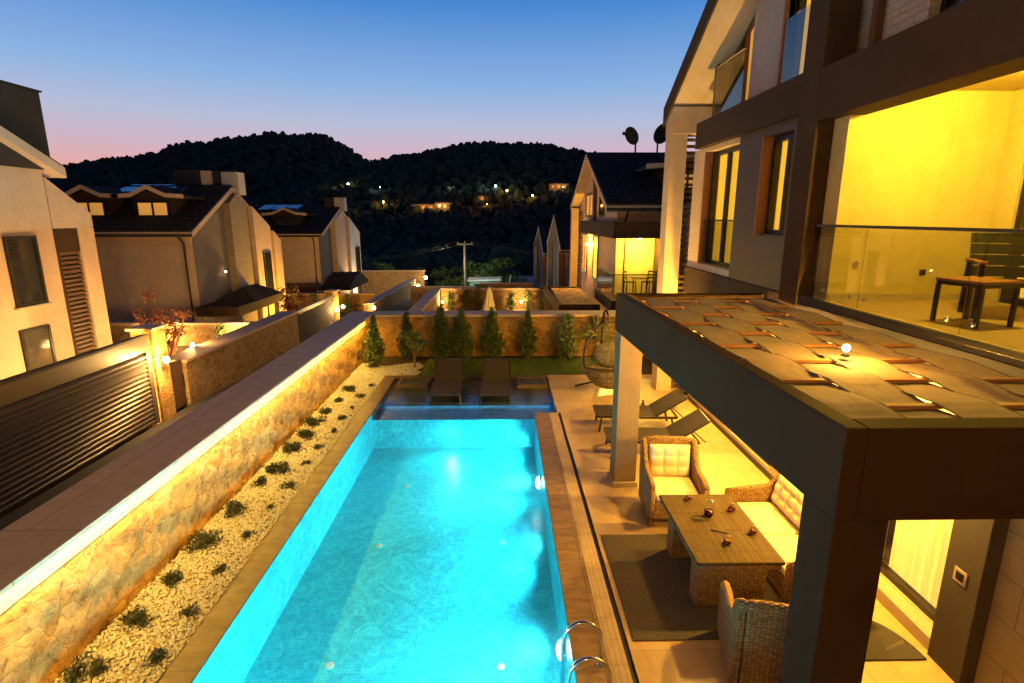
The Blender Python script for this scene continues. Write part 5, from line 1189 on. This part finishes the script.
r = thing('shed', 'pale turquoise flat roofed shed beside the utility pole', 'shed', (-1.9, 56, -4.5)); m = MB(); m.box(-3.4,-.35,55,57.4,-4.5,-1.95); m.build('wall', 'shed_paint', r); m = MB(); m.hexa([(-3.6,54.8,-1.95),(-.2,54.8,-1.85),(-.2,57.6,-1.85),(-3.6,57.6,-1.95),(-3.6,54.8,-1.8),(-.2,54.8,-1.7),(-.2,57.6,-1.7),(-3.6,57.6,-1.8)]); m.build('roof', 'render_white', r)
m = MB()
for x in (-2.6,-1.5): m.box(x-.35,x+.35,54.97,54.997,-2.75,-2.2)
m.build('window', 'glass_dark', r); m = MB(); m.box(-1.0,-.55,54.97,54.997,-4.4,-2.4); m.build('door', 'chimney_dark', r)
m = MB(); m.beam((.15,54,-4),( .75,54,-1.2),.14,.14); tag(m.build('leaning_post','pole_concrete'), 'pale leaning post right of the turquoise shed', 'post')
point('shed_fill_light', (-2.2, 52.5, -.6), 110, (.8,1,.8), .2); point('lane_end_fill_light', (-6.5, 60.5, .5), 260, (1,.85,.5), .3)  # two fill lights without fittings, added for the shed and far trees

# street lamps and lit houses on the hill
def on_hill(u_az, el, r0=180, r1=600):
    best = None
    for r_ in np.linspace(r0, r1, 400):
        x, y = r_*math.sin(R(u_az)), r_*math.cos(R(u_az)); z = ground_z(x, y); e = math.degrees(math.atan2(z-4.4, r_))
        if e >= el: return x, y, z
    return x, y, z
LAMPS = [(383.5,202,'lamp_orange',(1,.42,.06),700,'orange street lamp low on the dark hill, left of centre',.55),(348,184,'lamp_glow',(1,.75,.3),500,'yellow street lamp on the hill above the left houses',.55),(495.5,186,'lamp_white',(.8,1,.85),600,'white street lamp on the hill with a mast beside it',.6),(507,190.5,'lamp_orange',(1,.55,.12),500,'orange street lamp on the hill right next to the white one',.6),(532.5,195.5,'lamp_orange',(1,.45,.08),450,'orange street lamp on the hill nearest the villa gable',.5),(440,205,'lamp_small',(1,.5,.15),250,'small orange lamp on the hill between the brighter ones',.25),(487,204,'lamp_orange',(1,.3,.04),400,'deep orange lamp glowing low on the hill at centre',.3),(563,187,'lamp_small',(1,.5,.2),220,'faint lamp far right on the hill',.25),(380,187,'lamp_white',(.8,.95,1),180,'faint white lamp on the left part of the hill',.22),(454,187,'lamp_white',(.9,.95,.7),220,'small whitish lamp on the hill left of the white street lamp',.25)]
import mathutils
CAM_P = math.atan(124.5/545.); CAM_Y = math.radians(.9223)
def px_dir(u, v):
    a, b = (u-512)/545., -(v-341.5)/545.; yc = math.cos(CAM_P)+b*math.sin(CAM_P); zc = -math.sin(CAM_P)+b*math.cos(CAM_P)
    X = a*math.cos(CAM_Y)+yc*math.sin(CAM_Y); Y = -a*math.sin(CAM_Y)+yc*math.cos(CAM_Y); return math.degrees(math.atan2(X, Y)), math.degrees(math.atan2(zc, math.hypot(X, Y)))
for u, v, mt, col, pw, lb, rr in LAMPS:
    az, el = px_dir(u, v); x, y, z = on_hill(az, el-.75); d = math.hypot(x, y)
    top = 4.4+d*math.tan(R(el)); h = max(top-z, 3.5); k = d/420
    r = thing('street_lamp', lb, 'street lamp', (x, y, z), 'lamps on the hill'); MB().tube([(x,y,z-1),(x,y,z+h)], [.12,.08], 6).build('post', 'pole_concrete', r); m = MB(); m.ball((x,y-.3,z+h), rr*1.15*k, 10, 6); m.build('lantern', mt, r)
    point('street_lamp_light', (x-1, y-7, z+h+1.2), pw*1.1, col, .4)
for u, v, w_, lb, lt in ((425,211,13,'low house on the hill with an orange lit front','window_dim'),(446,209.5,10,'pale house beside the orange lit one on the hill','curtain_pale'),(483,203,9,'lit house on the hill at centre below the white lamp','window_dim'),(558,190,12,'long low lit house near the right end of the hill','window_dim')):
    az, el = px_dir(u, v); x, y, z = on_hill(az, el); z = ground_z(x, y)
    r = thing('hill_house', lb, 'house', (x, y, z), 'lit houses on the hill'); m = MB(); m.box(x-w_/2,x+w_/2,y-5,y+4,z-3,z+3.2); m.build('wall','plaster_cream',r)
    m = MB(); m.prism([(y-5.6,z+3.2),(y+4.6,z+3.2),(y-.5,z+5.2)],'x',x-w_/2-.5,x+w_/2+.5); m.build('roof','roof_tile',r)
    for k in range(3): q = x-w_/2+w_*(.2+.3*k); MB().box(q-.7,q+.7,y-5.06,y-5.003,z+.8,z+2.3).build('window', lt, r)
    point('house_lamp_light', (x, y-9, z+2.5), 130, (1,.45,.08), .5)

# ================================================================== SKY, CAMERA
w = bpy.data.worlds.new('World'); S.world = w; w.use_nodes = True
n, l = w.node_tree.nodes, w.node_tree.links; bg = n['Background']
tc = n.new('ShaderNodeTexCoord'); sp = n.new('ShaderNodeSeparateXYZ'); l.new(tc.outputs['Generated'], sp.inputs[0])
rp = n.new('ShaderNodeValToRGB'); l.new(sp.outputs['Z'], rp.inputs[0]); e = rp.color_ramp.elements
stops = [(0, lin(224,148,122)), (.07, lin(218,160,154)), (.105, lin(198,168,184)), (.15, lin(172,178,204)), (.21, lin(130,168,214)), (.32, lin(66,128,200)), (.5, lin(30,66,128)), (.75, lin(16,34,74)), (1, lin(11,24,56))]
while len(e) < len(stops): e.new(.5)
for el, (p, c) in zip(e, stops): el.position = p; el.color = c
# the side away from the afterglow is darker
mr = n.new('ShaderNodeMapRange'); l.new(sp.outputs['Y'], mr.inputs[0]); mr.inputs[1].default_value = -.6; mr.inputs[2].default_value = .6; mr.inputs[3].default_value = .2; mr.inputs[4].default_value = 1
vm = n.new('ShaderNodeVectorMath'); vm.operation = 'SCALE'; l.new(rp.outputs[0], vm.inputs[0]); l.new(mr.outputs[0], vm.inputs['Scale'])
sk = n.new('ShaderNodeTexSky'); sk.sky_type = 'NISHITA'; sk.sun_disc = False; sk.sun_elevation = R(-3); sk.sun_rotation = R(-14)
ad = n.new('ShaderNodeVectorMath'); ad.operation = 'MULTIPLY_ADD'; l.new(sk.outputs[0], ad.inputs[0]); ad.inputs[1].default_value = (.06,.06,.06); l.new(vm.outputs[0], ad.inputs[2])
l.new(ad.outputs[0], bg.inputs[0]); bg.inputs[1].default_value = .95

cd = bpy.data.cameras.new('camera'); co = bpy.data.objects.new('camera', cd); COL.objects.link(co); S.camera = co
cd.sensor_width = 36; cd.lens = 545/1024*36; cd.clip_end = 9000; cd.clip_start = .05
co.location = (0, 0, 4.4); co.rotation_euler = (R(90)-CAM_P, 0, -CAM_Y)
S.view_settings.view_transform = 'Standard'; S.view_settings.look = 'None'; S.view_settings.exposure = .22; S.view_settings.gamma = 1
for o in bpy.data.objects:
    if '_o' in o: del o['_o']
